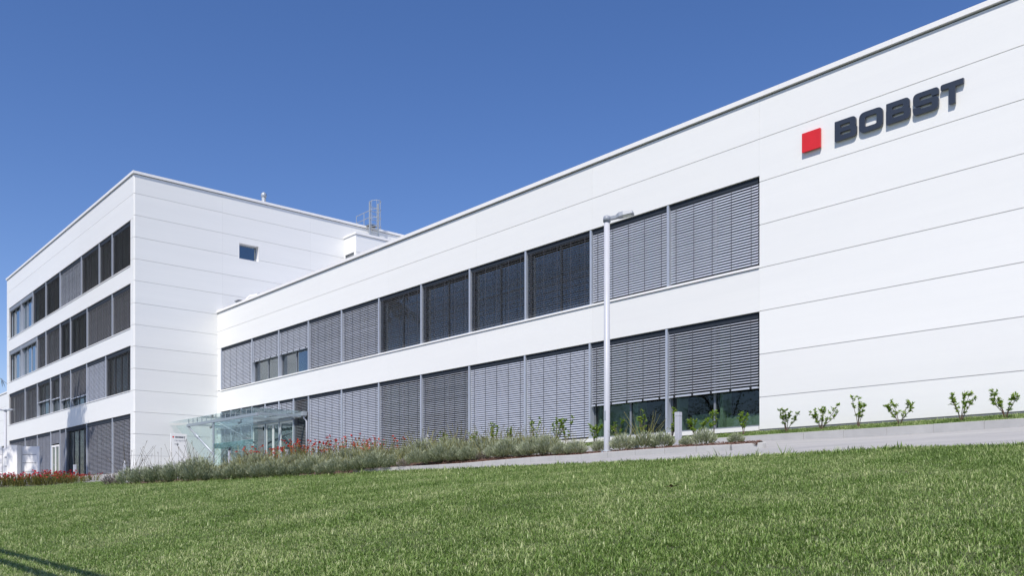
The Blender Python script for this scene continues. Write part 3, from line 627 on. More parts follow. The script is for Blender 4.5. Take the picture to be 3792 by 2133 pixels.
# planting bed in front of the wing
BF = [(-10.3, 15.75), (-10.74, 15.51), (-12.8, 15.36), (-14.86, 15.21), (-16.51, 14.99), (-18.56, 14.62), (-20.4, 14.35), (-22.72, 13.52), (-25.24, 12.16), (-27.38, 10.46), (-29.7, 8.75)]
BB = [(-10.35, 16.1), (-11.2, 16.45), (-13.2, 16.6), (-15.4, 16.75), (-17.4, 16.75), (-19.8, 16.7), (-22.0, 16.5), (-25.0, 15.9), (-28.2, 14.6), (-30.2, 12.6), (-31.6, 10.6)]
NB = 60; F = poly_at(BF, np.linspace(0, 1, NB)); K = poly_at(BB, np.linspace(0, 1, NB)); NK = 8; b = MB()
def bed_h(x, y): return H(x, y)-0.02+0.12*np.clip((np.asarray(x, float)+24.5)/4.0, 0, 1)
for j in range(NK):
    p = F*(1-j/(NK-1))+K*(j/(NK-1)); z = bed_h(p[:, 0], p[:, 1])+(0.05*math.sin(math.pi*j/(NK-1)))
    if j in (0, NK-1): z = z-0.02
    b.v += np.c_[p, z].tolist()
b.t = [.5]*len(b.v); b.f = [(j*NB+i, j*NB+i+1, (j+1)*NB+i+1, (j+1)*NB+i) for j in range(NK-1) for i in range(NB-1)]
tag(b.build('planting_bed', M['mulch'], smooth=True), kind='structure')
kf = bpy.data.objects.new('bed_kerb', None); kf.location = (-15, 15.1, 1.0); link(kf); tag(kf, 'pale concrete kerb curving round the tip of the mulched lavender bed', 'kerb')
FK = [(-10.9, 16.35), (-10.42, 16.18), (-10.22, 15.85), (-10.35, 15.55), (-10.8, 15.40), (-12.8, 15.24), (-14.86, 15.09), (-16.51, 14.87), (-18.56, 14.50), (-20.4, 14.22), (-22.5, 13.5)]
L = 14.0; n = 17; seg = poly_at(FK, np.linspace(0, 1, n+1))
for i in range(n):
    a, c = Vector((*seg[i], 0)), Vector((*seg[i+1], 0)); d = (c-a).normalized(); nn = Vector((-d.y, d.x, 0)); m = (a+c)/2; z = float(H(m.x, m.y))
    za, zc = float(H(a.x, a.y)), float(H(c.x, c.y)); d3 = Vector((c.x-a.x, c.y-a.y, zc-za)).normalized(); up = nn.cross(d3); up = up if up.z > 0 else -up
    bevel(MB().obox((m.x, m.y, z+0.0), d3, nn, up, (c-a).length-0.002, 0.14, 0.25).build('kerb_stone', M['conc'], kf), 0.02, 2)
# bark chips
rn = np.random.default_rng(4); b = MB()
for k in range(2600):
    t = rn.random()**1.3; u = min(abs(rn.normal(0, 0.35)), 0.95); p = poly_at(BF, np.array([t]))[0]*(1-u)+poly_at(BB, np.array([t]))[0]*u
    z = float(bed_h(p[0], p[1]))+0.05*math.sin(math.pi*u)+rn.uniform(0.0, 0.02); L_ = rn.uniform(0.015, 0.05); W_ = L_*rn.uniform(0.3, 0.6); a = rn.uniform(0, 6.28)
    ax = Vector((math.cos(a), math.sin(a), rn.uniform(-.4, .4))).normalized(); ay = Vector((0, 0, 1)).cross(ax).normalized(); ay = (ay+Vector((0, 0, rn.uniform(-.5, .5)))).normalized(); az = ax.cross(ay)
    tt = rn.random(); n0 = len(b.v); b.obox((p[0], p[1], z+0.005), ax, ay, az, L_, W_, 0.008); b.t[n0:] = [tt]*8
tag(b.build('bark_chips', M['chip'], tint=True, fix=False), 'scattered brown bark chips covering the planting bed', 'mulch', kind='stuff')

# ------------------------------------------------------------------ lamps, bollards, gate
def lamp_post(x, y, top, label, dirv, double=False, rad=0.072):
    z = float(H(x, y)); t = thing('street_lamp', (x, y, z), label, 'street lamp'); z += 0.0
    MB().tube([(x, y, z-0.3), (x, y, z+0.12), (x, y, top-0.02)], [rad*1.04, rad*1.04, rad*0.97], 20).build('pole', M['lamp'], t, True)
    bevel(MB().tube([(x, y, z), (x, y, z+0.14), (x, y, z+0.17)], [rad*2.0, rad*2.0, rad*1.2], 20).build('base_flange', M['steel'], t), 0.01)
    MB().tube([(x, y, top-0.06), (x, y, top+0.02), (x, y, top+0.07), (x, y, top+0.095)], [rad*1.28, rad*1.28, rad*1.1, rad*0.4], 20).build('pole_cap', M['lamphead'], t, True)
    d = Vector(dirv).normalized(); s_ = d.cross(Vector((0, 0, 1))).normalized(); u = s_.cross(d)
    for sgn in ((1, -1) if double else (1,)):
        dd = d*sgn; dd = Vector((dd.x, dd.y, abs(d.z))).normalized(); ss = dd.cross(Vector((0, 0, 1))).normalized(); uu = ss.cross(dd)
        c0 = Vector((x, y, top+0.01))
        bevel(MB().obox(c0+dd*(rad+0.10), dd, ss, uu, 0.17, 0.085, 0.09).build('arm', M['lamphead'], t), 0.012)
        hd = MB()                                       # flat tapered luminaire
        prof = [(rad+0.16, 0.045, -0.035, 0.045), (rad+0.24, 0.11, -0.03, 0.075), (rad+0.34, 0.125, -0.022, 0.08), (rad+0.56, 0.12, -0.012, 0.055), (rad+0.58, 0.10, -0.005, 0.03)]
        for a, w_, lo, hi in prof: hd.v += [tuple(c0+dd*a+ss*w_*sg_+uu*q) for sg_, q in ((-1, lo), (1, lo), (0.8, hi), (-0.8, hi))]
        hd.t = [.5]*len(hd.v); hd.f = [(3, 2, 1, 0), (16, 17, 18, 19)]+[(i*4+j, i*4+(j+1) % 4, i*4+4+(j+1) % 4, i*4+4+j) for i in range(4) for j in range(4)]
        ho = hd.build('lamp_head', M['lamphead'], t)
        MB().obox(c0+dd*(rad+0.42)-uu*0.022, dd, ss, uu, 0.2, 0.17, 0.008).build('lens', M['furn'], ho)
    MB().box(x-0.03, x+0.03, y-rad-0.006, y-rad+0.01, z+0.9, z+1.12).build('hatch', M['steel'], t)
    return t
lamp_post(-14.38, 15.62, 6.78, 'tall pale grey lamp post with single flat head in the lavender bed', (0.84, 0.50, 0.10))
lamp_post(-68.0, 13.35, 6.15, 'grey lamp post with two small heads beside the white gate wall', (0.80, 0.58, 0.03), True, 0.09)
def bollard(x, y, h_, label, wd=0.115, slope=False, hole=False):
    z = float(H(x, y)); t = thing('bollard', (x, y, z), label, 'bollard')
    if hole:                                            # flat stainless post with a ring head
        MB().box(x-wd/2, x+wd/2, y-0.03, y+0.03, z-0.1, z+h_-0.16).build('post', M['lamp'], t)
        c0 = Vector((x, y, z+h_-0.08)); pts = [c0+Vector((math.cos(a)*wd*0.42, 0, math.sin(a)*wd*0.62)) for a in np.linspace(0, 2*math.pi, 13)]
        MB().tube(pts, 0.022, 6, cap=False).build('ring_head', M['lamp'], t, True)
    else:
        bevel(MB().box(x-wd/2, x+wd/2, y-wd/2, y+wd/2, z-0.1, z+h_-0.1).build('post', M['lamp'], t), 0.006)
        if slope:
            b = MB(); q = wd/2; zz = z+h_-0.098; b.v = [(x-q, y-q, zz), (x+q, y-q, zz), (x+q, y+q, zz), (x-q, y+q, zz), (x-q, y-q, zz+0.02), (x+q, y-q, zz+0.02), (x+q, y+q, zz+0.12), (x-q, y+q, zz+0.12)]; b.t = [.5]*8
            b.f = [(3,2,1,0),(4,5,6,7),(0,1,5,4),(1,2,6,5),(2,3,7,6),(3,0,4,7)]; b.build('light_head', M['black'], t)
        else: bevel(MB().box(x-wd/2-0.002, x+wd/2+0.002, y-wd/2-0.002, y+wd/2+0.002, z+h_-0.098, z+h_).build('cap', M['lamp'], t), 0.008)
    return t
bollard(-12.96, 16.55, 0.92, 'square grey bollard at the bed tip between the green shrubs', 0.125)
bollard(-24.13, 17.3, 0.93, 'flat pale post with a ring top rising behind the lavender', 0.15, hole=True)
bollard(-43.3, 11.3, 0.62, 'short pale bollard behind the end of the red rose bed', 0.11)
bollard(-37.6, 11.7, 0.66, 'flat metal post with ring beside the brown dry bush', 0.15, hole=True)
bollard(-31.85, 13.7, 0.88, 'slim pale bollard with slanted black head near the glass screen', 0.075, slope=True)
bollard(-29.5, 14.86, 0.62, 'short square bollard standing among the red flowers before the door', 0.12)
# white gate wall by the tower's far end
gt = thing('gate_wall', (-60.4, 12.9, 1.0), 'white boarded gate wall with thick post and dark slots', 'gate')
gd = Vector((0.657, 0.753, 0)).normalized(); gn = Vector((gd.y, -gd.x, 0)); gp = Vector((-60.96, 12.33, 0))
def gbox(name, s0, s1, d0, d1, z0, z1, m, bv=0.01):
    c_ = gp+gd*(s0+s1)/2+gn*(d0+d1)/2; o = MB().obox((c_.x, c_.y, (z0+z1)/2), gd, gn, (0, 0, 1), s1-s0, d1-d0, z1-z0).build(name, m, gt)
    return bevel(o, bv) if bv else o
gbox('post', 0.05, 0.68, 0.0, 0.65, 0.6, 3.36, M['white'])
for i in range(5): gbox('board', 0.7, 1.78, 0.1, 0.16, 0.74+i*0.52, 0.74+i*0.52+0.49, M['white'], 0.004)
gbox('slot_backing', 0.7, 1.6, 0.04, 0.085, 0.7, 3.2, M['plinth'], 0)
gbox('end_stile', 1.6, 1.8, 0.09, 0.2, 0.6, 3.24, M['white'])
gbox('hinge_panel', -0.42, 0.02, 0.2, 0.3, 0.6, 3.2, M['white'])
for i in range(4): gbox('hinge', -0.28, -0.08, 0.301, 0.312, 0.95+i*0.55, 1.0+i*0.55, M['plinth'], 0)
for i in range(5): gbox('board', -3.6, -0.45, 0.25, 0.31, 0.72+i*0.52, 0.72+i*0.52+0.50, M['white'], 0.004)

# cabinets seen through the ground-floor glazing
for k, (x, wd, hh, lab) in enumerate(((-15.3, 1.0, 0.62, 'low pale cabinet with two doors behind the raised blind'), (-14.05, 1.1, 0.5, 'long low pale cabinet beside the last window pane'))):
    t = thing('cabinet', (x, YW+0.75, 1.87), lab, 'cabinet')
    MB().box(x-wd/2, x+wd/2, YW+0.5, YW+0.95, 1.87, 1.87+hh).build('carcass', M['furn'], t)
    for s_ in (-1, 1): MB().box(x+(s_-1)*wd/4+0.01, x+(s_+1)*wd/4-0.01, YW+0.48, YW+0.498, 1.93, 1.85+hh).build('door', M['furn'], t)

# ------------------------------------------------------------------ plants
def leaf(b, p, d, L, W, tint, up=None, fold=0.0):
    d = Vector(d).normalized(); s_ = d.cross(Vector(up) if up else Vector((0, 0, 1)))
    if s_.length < 1e-3: s_ = Vector((1, 0, 0))
    s_.normalize(); p = Vector(p); m = p+d*L*0.45; n0 = len(b.v)
    b.v += [tuple(p), tuple(m+s_*W/2), tuple(p+d*L), tuple(m-s_*W/2)]; b.t += [tint]*4; b.f.append((n0, n0+1, n0+2, n0+3))
def lavender_mesh(seed, h_, rad, n, m='lav'):
    r = random.Random(seed); b = MB()
    for i in range(n):
        a = r.uniform(0, 6.283); q = math.sqrt(r.random()); e = r.random()
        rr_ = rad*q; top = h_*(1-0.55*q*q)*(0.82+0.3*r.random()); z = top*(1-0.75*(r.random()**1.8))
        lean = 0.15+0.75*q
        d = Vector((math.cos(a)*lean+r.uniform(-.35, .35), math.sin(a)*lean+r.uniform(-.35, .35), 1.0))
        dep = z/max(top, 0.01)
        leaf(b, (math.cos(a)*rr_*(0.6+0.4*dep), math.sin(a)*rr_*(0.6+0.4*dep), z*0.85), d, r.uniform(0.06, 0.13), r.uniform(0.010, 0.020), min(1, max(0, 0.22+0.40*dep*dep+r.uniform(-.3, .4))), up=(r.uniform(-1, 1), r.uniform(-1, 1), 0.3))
    return b.mesh('foliage', M[m], tint=True)
def stalk_mesh(seed, h_, rad, n, lo, hi, m='stalk', tip=None):
    r = random.Random(seed); b = MB(); tp = MB()
    for i in range(n):
        a = r.uniform(0, 6.283); q = rad*math.sqrt(r.random()); L = r.uniform(lo, hi); ln = r.uniform(0.05, 0.55); bend = r.uniform(-0.25, 0.25)
        p = Vector((math.cos(a)*q*0.6, math.sin(a)*q*0.6, h_*0.25)); d = Vector((math.cos(a)*ln+bend, math.sin(a)*ln-bend, 1)).normalized()
        mid = p+d*L*0.55; e = p+d*L+Vector((math.cos(a)*0.06, math.sin(a)*0.06, -0.03*L)); t = r.random()
        b.tube([p, mid, e], [0.0045, 0.0038, 0.003], 3, t, cap=False)
        if tip and r.random() < 0.8:
            k = r.randint(2, 5)
            for j in range(k): leaf(tp, e-d*0.012*j, d+Vector((r.uniform(-.7, .7), r.uniform(-.7, .7), 0)), 0.03, 0.016, r.random())
    return b.mesh('stalks', M[m], tint=True), (tp.mesh('flower_tips', M[tip], tint=True) if tip else None)
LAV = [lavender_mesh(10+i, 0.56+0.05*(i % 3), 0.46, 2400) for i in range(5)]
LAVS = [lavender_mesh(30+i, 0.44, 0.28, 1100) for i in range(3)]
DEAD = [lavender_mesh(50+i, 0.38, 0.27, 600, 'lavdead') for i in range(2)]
STK = [stalk_mesh(70+i, 0.5, 0.36, 32, 0.35, 0.85, 'stalk', 'brown') for i in range(4)]
BRN = [stalk_mesh(80+i, 0.5, 0.36, 16, 0.40, 1.0, 'brown', 'brown') for i in range(3)]
def put(name, x, y, z, parts, label, cat, group, sc=1.0, rz=0.0, szz=None):
    t = thing(name, (x, y, z), label, cat, group); t.rotation_euler = (0, 0, rz); t.scale = (sc, sc, szz or sc)
    for nm, me in parts:
        if me:
            o = link(bpy.data.objects.new(nm, me), t)
            if nm == 'flowers': o['kind'] = 'stuff'
    return t
rp_ = random.Random(8)
def lav(x, y, kind='big', sc=1.0, label=None, stalk=1, group='lavender bushes in the mulched bed'):
    z = float(bed_h(x, y))-0.01; i = rp_.randint(0, 99)
    fol = {'big': LAV, 'small': LAVS, 'dead': DEAD}[kind]; parts = [('foliage', fol[i % len(fol)])]
    if stalk == 1: parts += [('stalks', STK[i % 4][0]), ('flower_tips', STK[i % 4][1])]
    if stalk == 2: parts += [('stalks', BRN[i % 3][0]), ('flower_tips', BRN[i % 3][1])]
    return put('lavender_bush', x, y, z, parts, label or 'silvery green lavender bush with yellow stalks in the dense row', 'shrub', group, sc, rp_.uniform(0, 6.28))
# individual small bushes near the bed tip
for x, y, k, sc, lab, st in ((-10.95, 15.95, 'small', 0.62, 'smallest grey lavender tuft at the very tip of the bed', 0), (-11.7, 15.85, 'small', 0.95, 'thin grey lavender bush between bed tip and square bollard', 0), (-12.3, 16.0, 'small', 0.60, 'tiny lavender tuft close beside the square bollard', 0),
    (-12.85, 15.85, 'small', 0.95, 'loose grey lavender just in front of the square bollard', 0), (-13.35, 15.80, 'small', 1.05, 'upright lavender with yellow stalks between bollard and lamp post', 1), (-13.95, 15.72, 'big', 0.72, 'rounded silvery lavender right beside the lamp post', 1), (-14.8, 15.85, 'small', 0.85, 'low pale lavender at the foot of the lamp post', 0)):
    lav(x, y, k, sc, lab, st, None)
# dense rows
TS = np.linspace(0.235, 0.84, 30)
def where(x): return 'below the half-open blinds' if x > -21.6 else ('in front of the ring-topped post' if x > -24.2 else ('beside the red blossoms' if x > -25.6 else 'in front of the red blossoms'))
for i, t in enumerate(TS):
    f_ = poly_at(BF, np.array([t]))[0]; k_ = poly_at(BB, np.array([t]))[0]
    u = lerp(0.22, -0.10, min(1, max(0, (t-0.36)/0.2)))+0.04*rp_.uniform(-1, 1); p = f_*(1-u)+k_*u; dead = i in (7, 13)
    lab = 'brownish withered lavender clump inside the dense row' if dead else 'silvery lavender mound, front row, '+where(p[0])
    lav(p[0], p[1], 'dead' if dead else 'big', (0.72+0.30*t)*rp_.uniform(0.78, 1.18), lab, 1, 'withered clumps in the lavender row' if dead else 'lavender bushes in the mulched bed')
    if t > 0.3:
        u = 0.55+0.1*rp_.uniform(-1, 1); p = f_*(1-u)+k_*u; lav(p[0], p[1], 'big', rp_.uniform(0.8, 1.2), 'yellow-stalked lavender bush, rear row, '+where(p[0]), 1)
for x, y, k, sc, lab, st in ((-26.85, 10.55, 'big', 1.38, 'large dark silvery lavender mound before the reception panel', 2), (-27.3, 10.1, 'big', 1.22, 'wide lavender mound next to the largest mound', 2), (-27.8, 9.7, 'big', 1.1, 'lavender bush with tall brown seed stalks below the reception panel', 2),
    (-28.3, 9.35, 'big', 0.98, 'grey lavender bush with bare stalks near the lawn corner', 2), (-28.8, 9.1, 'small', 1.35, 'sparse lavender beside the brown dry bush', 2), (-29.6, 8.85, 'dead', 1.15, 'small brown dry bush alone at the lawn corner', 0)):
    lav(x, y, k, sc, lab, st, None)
# red-flowered shrubs behind the lavender
def redflower_mesh(seed, h_, rad, nst, nfl, fs, nlf=16, spread=0.5, pm='petal'):
    r = random.Random(seed); st = MB(); lf = MB(); fl = MB()
    for i in range(nst):
        a = r.uniform(0, 6.283); ln = r.uniform(0.05, spread); L = h_*r.uniform(0.6, 1.05); q0 = rad*0.6*math.sqrt(r.random()); p = Vector((math.cos(a)*q0, math.sin(a)*q0, 0)); d = Vector((math.cos(a)*ln, math.sin(a)*ln, 1)).normalized(); e = p+d*L
        st.tube([p, p+d*L*0.6, e], [0.006, 0.005, 0.003], 3, r.random(), cap=False)
        for j in range(nlf):
            q = p+d*L*r.uniform(0.05, 0.95); leaf(lf, q, (r.uniform(-1, 1), r.uniform(-1, 1), r.uniform(-.2, .9)), r.uniform(0.03, 0.055), r.uniform(0.014, 0.024), r.random())
        if i < nfl:
            for j in range(7): leaf(fl, e, (r.uniform(-1, 1), r.uniform(-1, 1), r.uniform(-.3, 1)), fs*r.uniform(0.7, 1.2), fs*0.8, r.random())
    return st.mesh('stems', M['stalk'], tint=True), lf.mesh('leaves', M['roseleaf'], tint=True), fl.mesh('flowers', M[pm], tint=True)
REDF = [redflower_mesh(100+i, 0.80, 0.55, 34, 24, 0.058, 22, 0.6) for i in range(4)]
for i, t in enumerate(np.linspace(0.60, 0.83, 12)):
    f_ = poly_at(BF, np.array([t]))[0]; k_ = poly_at(BB, np.array([t]))[0]; u = 0.80+0.1*rp_.uniform(-1, 1); p = f_*(1-u)+k_*u; s, l_, f2 = REDF[i % 4]
    put('flowering_shrub', p[0], p[1], float(bed_h(p[0], p[1])), [('stems', s), ('leaves', l_), ('flowers', f2)], 'thin shrub with small red blossoms behind the lavender row', 'shrub', 'red blossoming shrubs behind the lavender', rp_.uniform(0.95, 1.3), rp_.uniform(0, 6))
# rose bed at the far end of the lawn
ROSE = [redflower_mesh(120+i, 0.50, 0.6, 46, 17, 0.07, 46, 0.85, 'rose') for i in range(4)]
for i in range(26):
    t = i/25; x = lerp(-39.7, -36.5, t)+rp_.uniform(-0.15, 0.15); y = lerp(6.0, 10.0, t)+rp_.uniform(-0.15, 0.15)
    if i % 2: x -= 0.55; y += 0.4
    s, l_, f2 = ROSE[i % 4]; sc = rp_.uniform(0.85, 1.15)*(1.0 if t < 0.8 else 0.65)
    put('rose_bush', x, y, float(H(x, y))+0.02, [('stems', s), ('leaves', l_), ('flowers', f2)], 'low rose bush covered in red blooms at the lawn end', 'rose bush', 'red rose bushes at the lawn end', sc, rp_.uniform(0, 6))
# young laurels planted along the strip
def laurel(x, h_, wd, label, seed, stems=None):
    r = random.Random(seed); y = 19.35+r.uniform(-0.12, 0.12); z = 1.59+(y-18.86)*0.1875
    t = thing('laurel_shrub', (x, y, z), label, 'shrub', 'young green shrubs along the grass strip'); st = MB(); lf = MB()
    stems = stems or [r.uniform(-1, 1) for _ in range(r.randint(3, 5))]
    for ln in stems:
        dx, dy = ln*wd*0.55, r.uniform(-0.12, 0.12); hh = h_*(1.0-0.3*abs(ln)*r.random())*r.uniform(0.8, 1.02)
        P = [Vector((0, 0, -0.04)), Vector((dx*0.25, dy*0.3, hh*0.3)), Vector((dx*0.65+r.uniform(-.03, .03), dy*0.6, hh*0.65)), Vector((dx, dy, hh))]
        st.tube(P, [0.010, 0.008, 0.006, 0.003], 5)
        tw = [(P[1], P[2]), (P[2], P[3]), (P[2], P[3])]
        for a, c in tw:
            for k in range(3):
                q = a.lerp(c, r.random()); e = q+Vector((r.uniform(-1, 1), r.uniform(-1, 1), r.uniform(0.1, 1))).normalized()*r.uniform(0.04, 0.12)*min(1, wd*2)
                st.tube([q, e], [0.003, 0.002], 3, cap=False)
                for j in range(20):
                    d = Vector((r.uniform(-1, 1), r.uniform(-1, 1), r.uniform(-.3, 1)))
                    leaf(lf, q.lerp(e, r.random()), d, r.uniform(0.038, 0.068), r.uniform(0.02, 0.034), min(1, max(0, r.gauss(0.5, 0.25))), up=(r.uniform(-.5, .5), r.uniform(-.5, .5), 1))
    off = np.array([x, y, z])
    for bb, nm, m in ((st, 'stems', 'wood'), (lf, 'leaves', 'laurel')):
        me = bb.mesh(nm, M[m], tint=True); link(bpy.data.objects.new(nm, me), t)
LS = [(-25.9, 0.62, 0.45, 'young green shrub behind the ring-topped post'), (-24.09, 0.60, 0.4, 'small green shrub just past the ring-topped post'), (-23.14, 0.78, 0.5, 'green shrub rising above lavender before the half-open blinds'), (-22.17, 0.65, 0.32, 'narrow green shrub above the lavender'), (-21.0, 0.85, 0.4, 'tallest green shrub standing before the closed pale blinds'),
 (-19.95, 0.72, 0.47, 'green shrub with leaning stems at the closed blinds'), (-19.39, 0.78, 0.52, 'bushy green shrub at the window mullion behind lavender'), (-18.32, 0.62, 0.37, 'thin forked green shrub at the first uncovered window'), (-17.34, 0.72, 0.56, 'wide green shrub just behind the lamp post'), (-16.34, 0.80, 0.5, 'full green shrub in front of the dark window pane'),
 (-15.37, 0.80, 0.5, 'green shrub right behind the square bollard'), (-14.59, 0.46, 0.6, 'low spreading green shrub before the pale cabinet'), (-13.95, 0.62, 0.46, 'upright green shrub before the last dark pane'), (-13.0, 0.60, 0.45, 'rounded green shrub at the corner where glass meets white wall')]
for i, (x, h_, wd, lab) in enumerate(LS): laurel(x, h_*(1.28 if i < 7 else 1.1), wd*(1.2 if i < 7 else 1.1), lab, 200+i)
laurel(-11.85, 0.62, 0.5, 'first green shrub against the white wall, with one long low shoot', 230, [-.55, -.1, .15, .2, 1.15])
laurel(-10.93, 0.56, 0.82, 'wide green shrub with a separate leaning shoot against the white wall', 231, [-.8, -.5, .1, .2, .95, 1.0])
laurel(-9.93, 0.74, 0.36, 'slender upright green shrub against the white wall', 232, [-.6, .1, .45, .6])
laurel(-9.01, 0.58, 0.70, 'v-shaped green shrub against the white wall', 233, [-.9, -.75, -.4, .6, .85])
laurel(-7.67, 0.68, 0.55, 'tall green shrub leaning towards the wall end', 234, [-.8, -.5, .3, .7, 1.0])
laurel(-6.8, 0.58, 0.52, 'last green shrub along the strip, with two spread arms', 235, [-1.0, -.85, -.5, .7, .85])

# ------------------------------------------------------------------ conifer and garden trees
def conifer(x, y, top, label):
    z = float(H(x, y)); t = thing('conifer_tree', (x, y, z), label, 'tree'); r = random.Random(31); tr = MB(); br = MB(); nd = MB(); hh = top-z
    tr.tube([(0, 0, -0.3), (0.1, 0, hh*0.5), (0, 0.1, hh*0.97)], [0.28, 0.17, 0.03], 8)
    NBR = 190
    for i in range(NBR):
        q = (i/NBR)**0.75; zz = hh*(0.69+0.29*q); a = r.uniform(0, 6.283); L = (2.9 if q < 0.9 else 2.9*math.sqrt(max(0.05, (1-q)/0.10)))*r.uniform(0.6, 1.05)
        if q < 0.45 and r.random() < 0.22: L *= 1.35
        low = i in (42, 48, 56)
        if low: a = 0.85+r.uniform(-.1, .1); L = r.uniform(4.3, 4.9); zz = (7.9, 6.6, 5.9)[(42, 48, 56).index(i)]
        d = Vector((math.cos(a), math.sin(a), 0)); P = [Vector((0, 0, zz)), d*L*0.5+Vector((0, 0, zz+0.15*L)), d*L+Vector((0, 0, zz-0.25*L))]
        br.tube(P, [0.035, 0.022, 0.008], 4, cap=False)
        for j in range(14 if low else int(24*min(1.6, L/2.5))):
            s_ = r.uniform(0.15, 1.0); p = (P[0].lerp(P[1], s_*2) if s_ < 0.5 else P[1].lerp(P[2], s_*2-1))+Vector((r.uniform(-.12, .12), r.uniform(-.12, .12), 0))
            for k in range(3): leaf(nd, p, (r.uniform(-.6, .6), r.uniform(-.6, .6), -1.0), r.uniform(0.2, 0.6), r.uniform(0.05, 0.10), r.random(), up=(r.uniform(-1, 1), r.uniform(-1, 1), 0))
    for bb, nm, m in ((tr, 'trunk', 'bark'), (br, 'branches', 'bark'), (nd, 'crown', 'needle')):
        link(bpy.data.objects.new(nm, bb.mesh(nm, M[m], tint=True)), t)
conifer(-55.3, 6.6, 19.5, 'tall drooping conifer whose branch tips reach past the tower corner')
def tree_parts(seed, hh):
    r = random.Random(seed); tr = MB(); lf = MB()
    tr.tube([(0, 0, -0.4), (0.1, 0.05, hh*0.3), (0.0, 0.1, hh*0.55)], [0.22, 0.17, 0.10], 8)
    tips = []
    for i in range(14):
        a = r.uniform(0, 6.283); q = r.uniform(0.3, 0.6)*hh; e = Vector((math.cos(a)*hh*r.uniform(.15, .32), math.sin(a)*hh*r.uniform(.15, .32), hh*r.uniform(0.5, 0.95)))
        tr.tube([Vector((0.05, 0.05, q)), Vector((e.x*0.5, e.y*0.5, (q+e.z)/2+0.3)), e], [0.07, 0.045, 0.015], 5, cap=False); tips += [e, e*0.75+Vector((0, 0, q*0.25))]
    for e in tips:
        R0 = hh*r.uniform(0.08, 0.14)
        for k in range(90):
            d = Vector((r.gauss(0, 1), r.gauss(0, 1), r.gauss(0, .8))).normalized()*R0*r.random()**0.4
            leaf(lf, e+d, (r.uniform(-1, 1), r.uniform(-1, 1), r.uniform(-.8, .6)), r.uniform(0.16, 0.3), r.uniform(0.1, 0.18), r.random())
    return tr.mesh('trunk', M['bark'], tint=True), lf.mesh('crown', M['treeleaf'], tint=True)
TREES = [tree_parts(300+i, 13.0) for i in range(3)]
for i, x in enumerate(range(-176, -34, 7)):
    y = -30-4*(i % 3); z = float(H(x, y)); a, c = TREES[i % 3]
    put('garden_tree', x, y, z-0.3, [('trunk', a), ('crown', c)], 'leafy broad tree in the row facing the office windows', 'tree', 'row of trees facing the offices', 0.95+0.12*(i % 4), i*1.3)
# unseen tubular frame, added only to cast two bar shadows across the lawn
fr_ = thing('shadow_bar_frame', (-9, -1.0, -1.1), 'unseen tubular frame added to cast two bar shadows on the lawn', 'frame')
for z, yy in ((3.35, -0.42), (3.0, -0.42)):
    MB().tube([(-17.0, yy, z), (-2.6, yy, z-0.12)], 0.05, 10).build('bar', M['steel'], fr_, True)
for x in (-17.0, -2.6): MB().tube([(x, -0.42, float(H(x, -0.42))-0.3), (x, -0.42, 3.4)], 0.05, 10).build('post', M['steel'], fr_, True)

# ------------------------------------------------------------------ grass
def tuft_mesh(seed, n, rad, lo, hi, wd, dry=0.11):
    r = random.Random(seed); b = MB()
    for i in range(n):
        a = r.uniform(0, 6.283); q = rad*math.sqrt(r.random()); x, y = q*math.cos(a), q*math.sin(a); L = r.uniform(lo, hi); an = r.uniform(0, 6.283); ln = abs(r.gauss(0.6, 0.5))
        d = Vector((math.cos(an)*ln, math.sin(an)*ln, 1)).normalized(); s_ = Vector((-math.sin(an), math.cos(an), 0))*wd*r.uniform(0.7, 1.3)/2
        p = Vector((x, y, -0.01)); m = p+d*L*0.55; e = m+(d+Vector((math.cos(an), math.sin(an), -0.5))*r.uniform(0.1, 0.8)).normalized()*L*0.45
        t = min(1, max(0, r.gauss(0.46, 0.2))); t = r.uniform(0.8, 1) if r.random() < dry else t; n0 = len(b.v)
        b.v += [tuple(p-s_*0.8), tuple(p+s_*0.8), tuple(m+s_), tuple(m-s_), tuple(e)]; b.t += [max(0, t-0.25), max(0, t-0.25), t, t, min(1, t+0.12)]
        b.f += [(n0, n0+1, n0+2, n0+3), (n0+3, n0+2, n0+4)]
    return b.mesh('grass_tuft', M['grass'], tint=True)
tc_ = bpy.data.collections.new('tufts')
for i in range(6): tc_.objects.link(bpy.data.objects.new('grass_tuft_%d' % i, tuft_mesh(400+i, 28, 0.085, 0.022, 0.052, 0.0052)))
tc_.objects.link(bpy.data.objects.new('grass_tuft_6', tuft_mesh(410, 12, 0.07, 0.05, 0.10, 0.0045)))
tc_.objects.link(bpy.data.objects.new('grass_tuft_7', tuft_mesh(411, 16, 0.10, 0.03, 0.05, 0.0056, 0.9)))
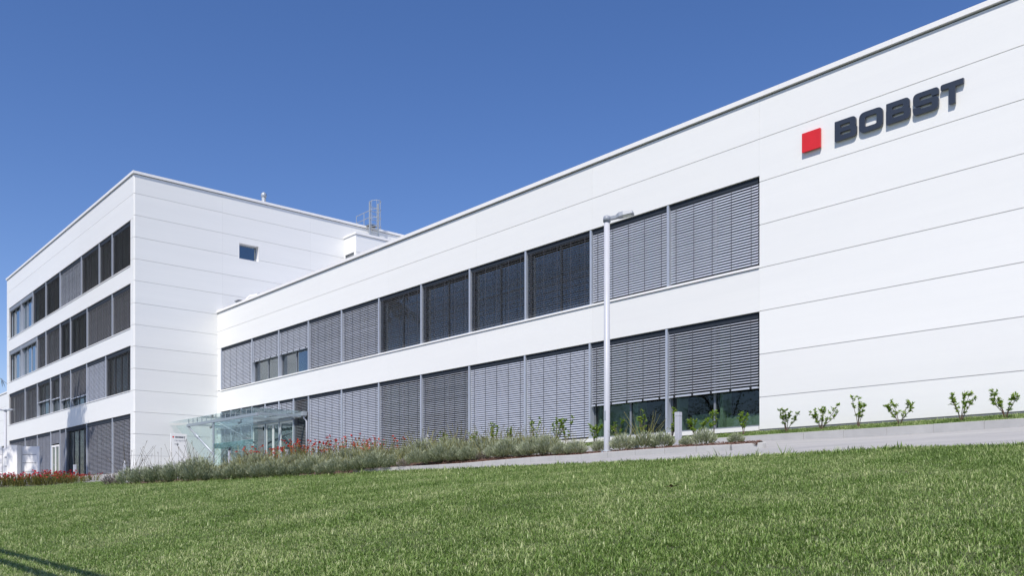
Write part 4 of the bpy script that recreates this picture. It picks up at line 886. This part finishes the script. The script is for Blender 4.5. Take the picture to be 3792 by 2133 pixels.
def scatter(name, P, sc, seed, label):
    rg = np.random.default_rng(seed); n = len(P); me = bpy.data.meshes.new(name); me.vertices.add(n); me.vertices.foreach_set('co', P.astype(np.float32).ravel())
    for nm, ty, arr in (('sc', 'FLOAT', sc), ('rz', 'FLOAT', rg.uniform(0, 6.283, n)), ('vi', 'INT', np.where(rg.random(n) < 0.10, rg.integers(6, 8, n), rg.integers(0, 6, n)))):
        a = me.attributes.new(nm, ty, 'POINT'); a.data.foreach_set('value', arr.astype(np.int32 if ty == 'INT' else np.float32))
    me.materials.append(M['grass']); me.update(); o = link(bpy.data.objects.new(name, me)); tag(o, label, 'grass', kind='stuff')
    ng = bpy.data.node_groups.new(name, 'GeometryNodeTree'); ng.interface.new_socket('Geometry', in_out='INPUT', socket_type='NodeSocketGeometry'); ng.interface.new_socket('Geometry', in_out='OUTPUT', socket_type='NodeSocketGeometry')
    N, Lk = ng.nodes, ng.links; gi = N.new('NodeGroupInput'); go = N.new('NodeGroupOutput'); ip = N.new('GeometryNodeInstanceOnPoints'); ci = N.new('GeometryNodeCollectionInfo')
    ci.inputs['Collection'].default_value = tc_; ci.inputs['Separate Children'].default_value = True; ci.inputs['Reset Children'].default_value = True
    def at(nm, ty):
        q = N.new('GeometryNodeInputNamedAttribute'); q.data_type = ty; q.inputs['Name'].default_value = nm; return q.outputs['Attribute']
    cb = N.new('ShaderNodeCombineXYZ'); Lk.new(at('rz', 'FLOAT'), cb.inputs[2])
    Lk.new(gi.outputs[0], ip.inputs['Points']); Lk.new(ci.outputs[0], ip.inputs['Instance']); ip.inputs['Pick Instance'].default_value = True
    Lk.new(at('vi', 'INT'), ip.inputs['Instance Index']); Lk.new(cb.outputs[0], ip.inputs['Rotation']); Lk.new(at('sc', 'FLOAT'), ip.inputs['Scale']); Lk.new(ip.outputs[0], go.inputs[0])
    md = o.modifiers.new('grass', 'NODES'); md.node_group = ng; return o
rg = np.random.default_rng(12)
CA, SA = math.cos(R(48.824)), math.sin(R(48.824))
def lawn_points(n):
    x = rg.uniform(-46, 8, n); y = rg.uniform(-3, 14.1, n); keep = y < edge_y(x)+0.02*rg.normal(size=n)
    x, y = x[keep], y[keep]; X = x*CA+y*SA; D = -x*SA+y*CA; k = (D > 3.0) & (D < 42) & (np.abs(X) < D*0.60+2.2); x, y, D = x[k], y[k], D[k]
    dens = np.where(D < 9, 1.0, np.where(D < 16, 0.62, 0.36)); q = rg.random(len(x)) < dens
    return x[q], y[q], D[q]
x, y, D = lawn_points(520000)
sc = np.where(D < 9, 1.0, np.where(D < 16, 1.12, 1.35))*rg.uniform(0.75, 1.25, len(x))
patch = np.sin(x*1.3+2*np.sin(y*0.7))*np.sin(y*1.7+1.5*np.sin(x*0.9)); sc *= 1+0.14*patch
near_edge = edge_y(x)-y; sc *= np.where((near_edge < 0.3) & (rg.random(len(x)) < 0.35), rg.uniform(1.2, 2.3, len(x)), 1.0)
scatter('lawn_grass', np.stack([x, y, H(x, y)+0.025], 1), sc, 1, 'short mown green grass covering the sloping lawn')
n = 12000; x = rg.uniform(-38, -1, n); y = rg.uniform(18.87, 20.3, n); z = np.where(y < 19.5, 1.59+(y-18.86)*0.1875, 1.71+(y-19.5)*0.1294)
scatter('strip_grass', np.stack([x, y, z], 1), rg.uniform(0.8, 1.5, n), 2, 'narrow strip of green grass below the wing wall')
# one fallen leaf, a few taller blades at the lawn edge
fl_ = thing('fallen_leaf', (-5.98, 7.59, float(H(-5.98, 7.59))+0.09), 'curled brown fallen leaf lying on the lawn', 'leaf')
b = MB(); leaf(b, (-6.03, 7.59, fl_.location.z), (1, 0.2, 0.35), 0.11, 0.07, 0.3); leaf(b, (-6.03, 7.59, fl_.location.z), (0.5, -0.9, 0.5), 0.08, 0.05, 0.5); b.build('blade', M['brown'], fl_, tint=True, fix=False)
MB().tube([(-6.03, 7.59, fl_.location.z), (-6.09, 7.57, fl_.location.z+0.01)], 0.003, 4).build('stem', M['wood'], fl_)
rt = random.Random(77)
for k, (x, lab) in enumerate(((-8.15, 'tall leaning grass blade tuft at the lawn edge by the kerb tip'), (-8.75, 'short coarse grass tuft at the lawn edge'))):
    y = float(edge_y(x))-0.1; z = float(H(x, y)); t = thing('grass_clump', (x, y, z), lab, 'grass'); b = MB()
    for j in range(7):
        a = rt.uniform(-0.5, 0.9); L = rt.uniform(0.12, 0.30 if k == 0 else 0.18); d = Vector((math.cos(0.85)*a, math.sin(0.85)*a, 1)).normalized(); leaf(b, (x+rt.uniform(-.05, .05), y, z), d, L, 0.012, 0.45, up=(0.7, -0.65, 0))
    b.build('blades', M['grass'], t, tint=True, fix=False)
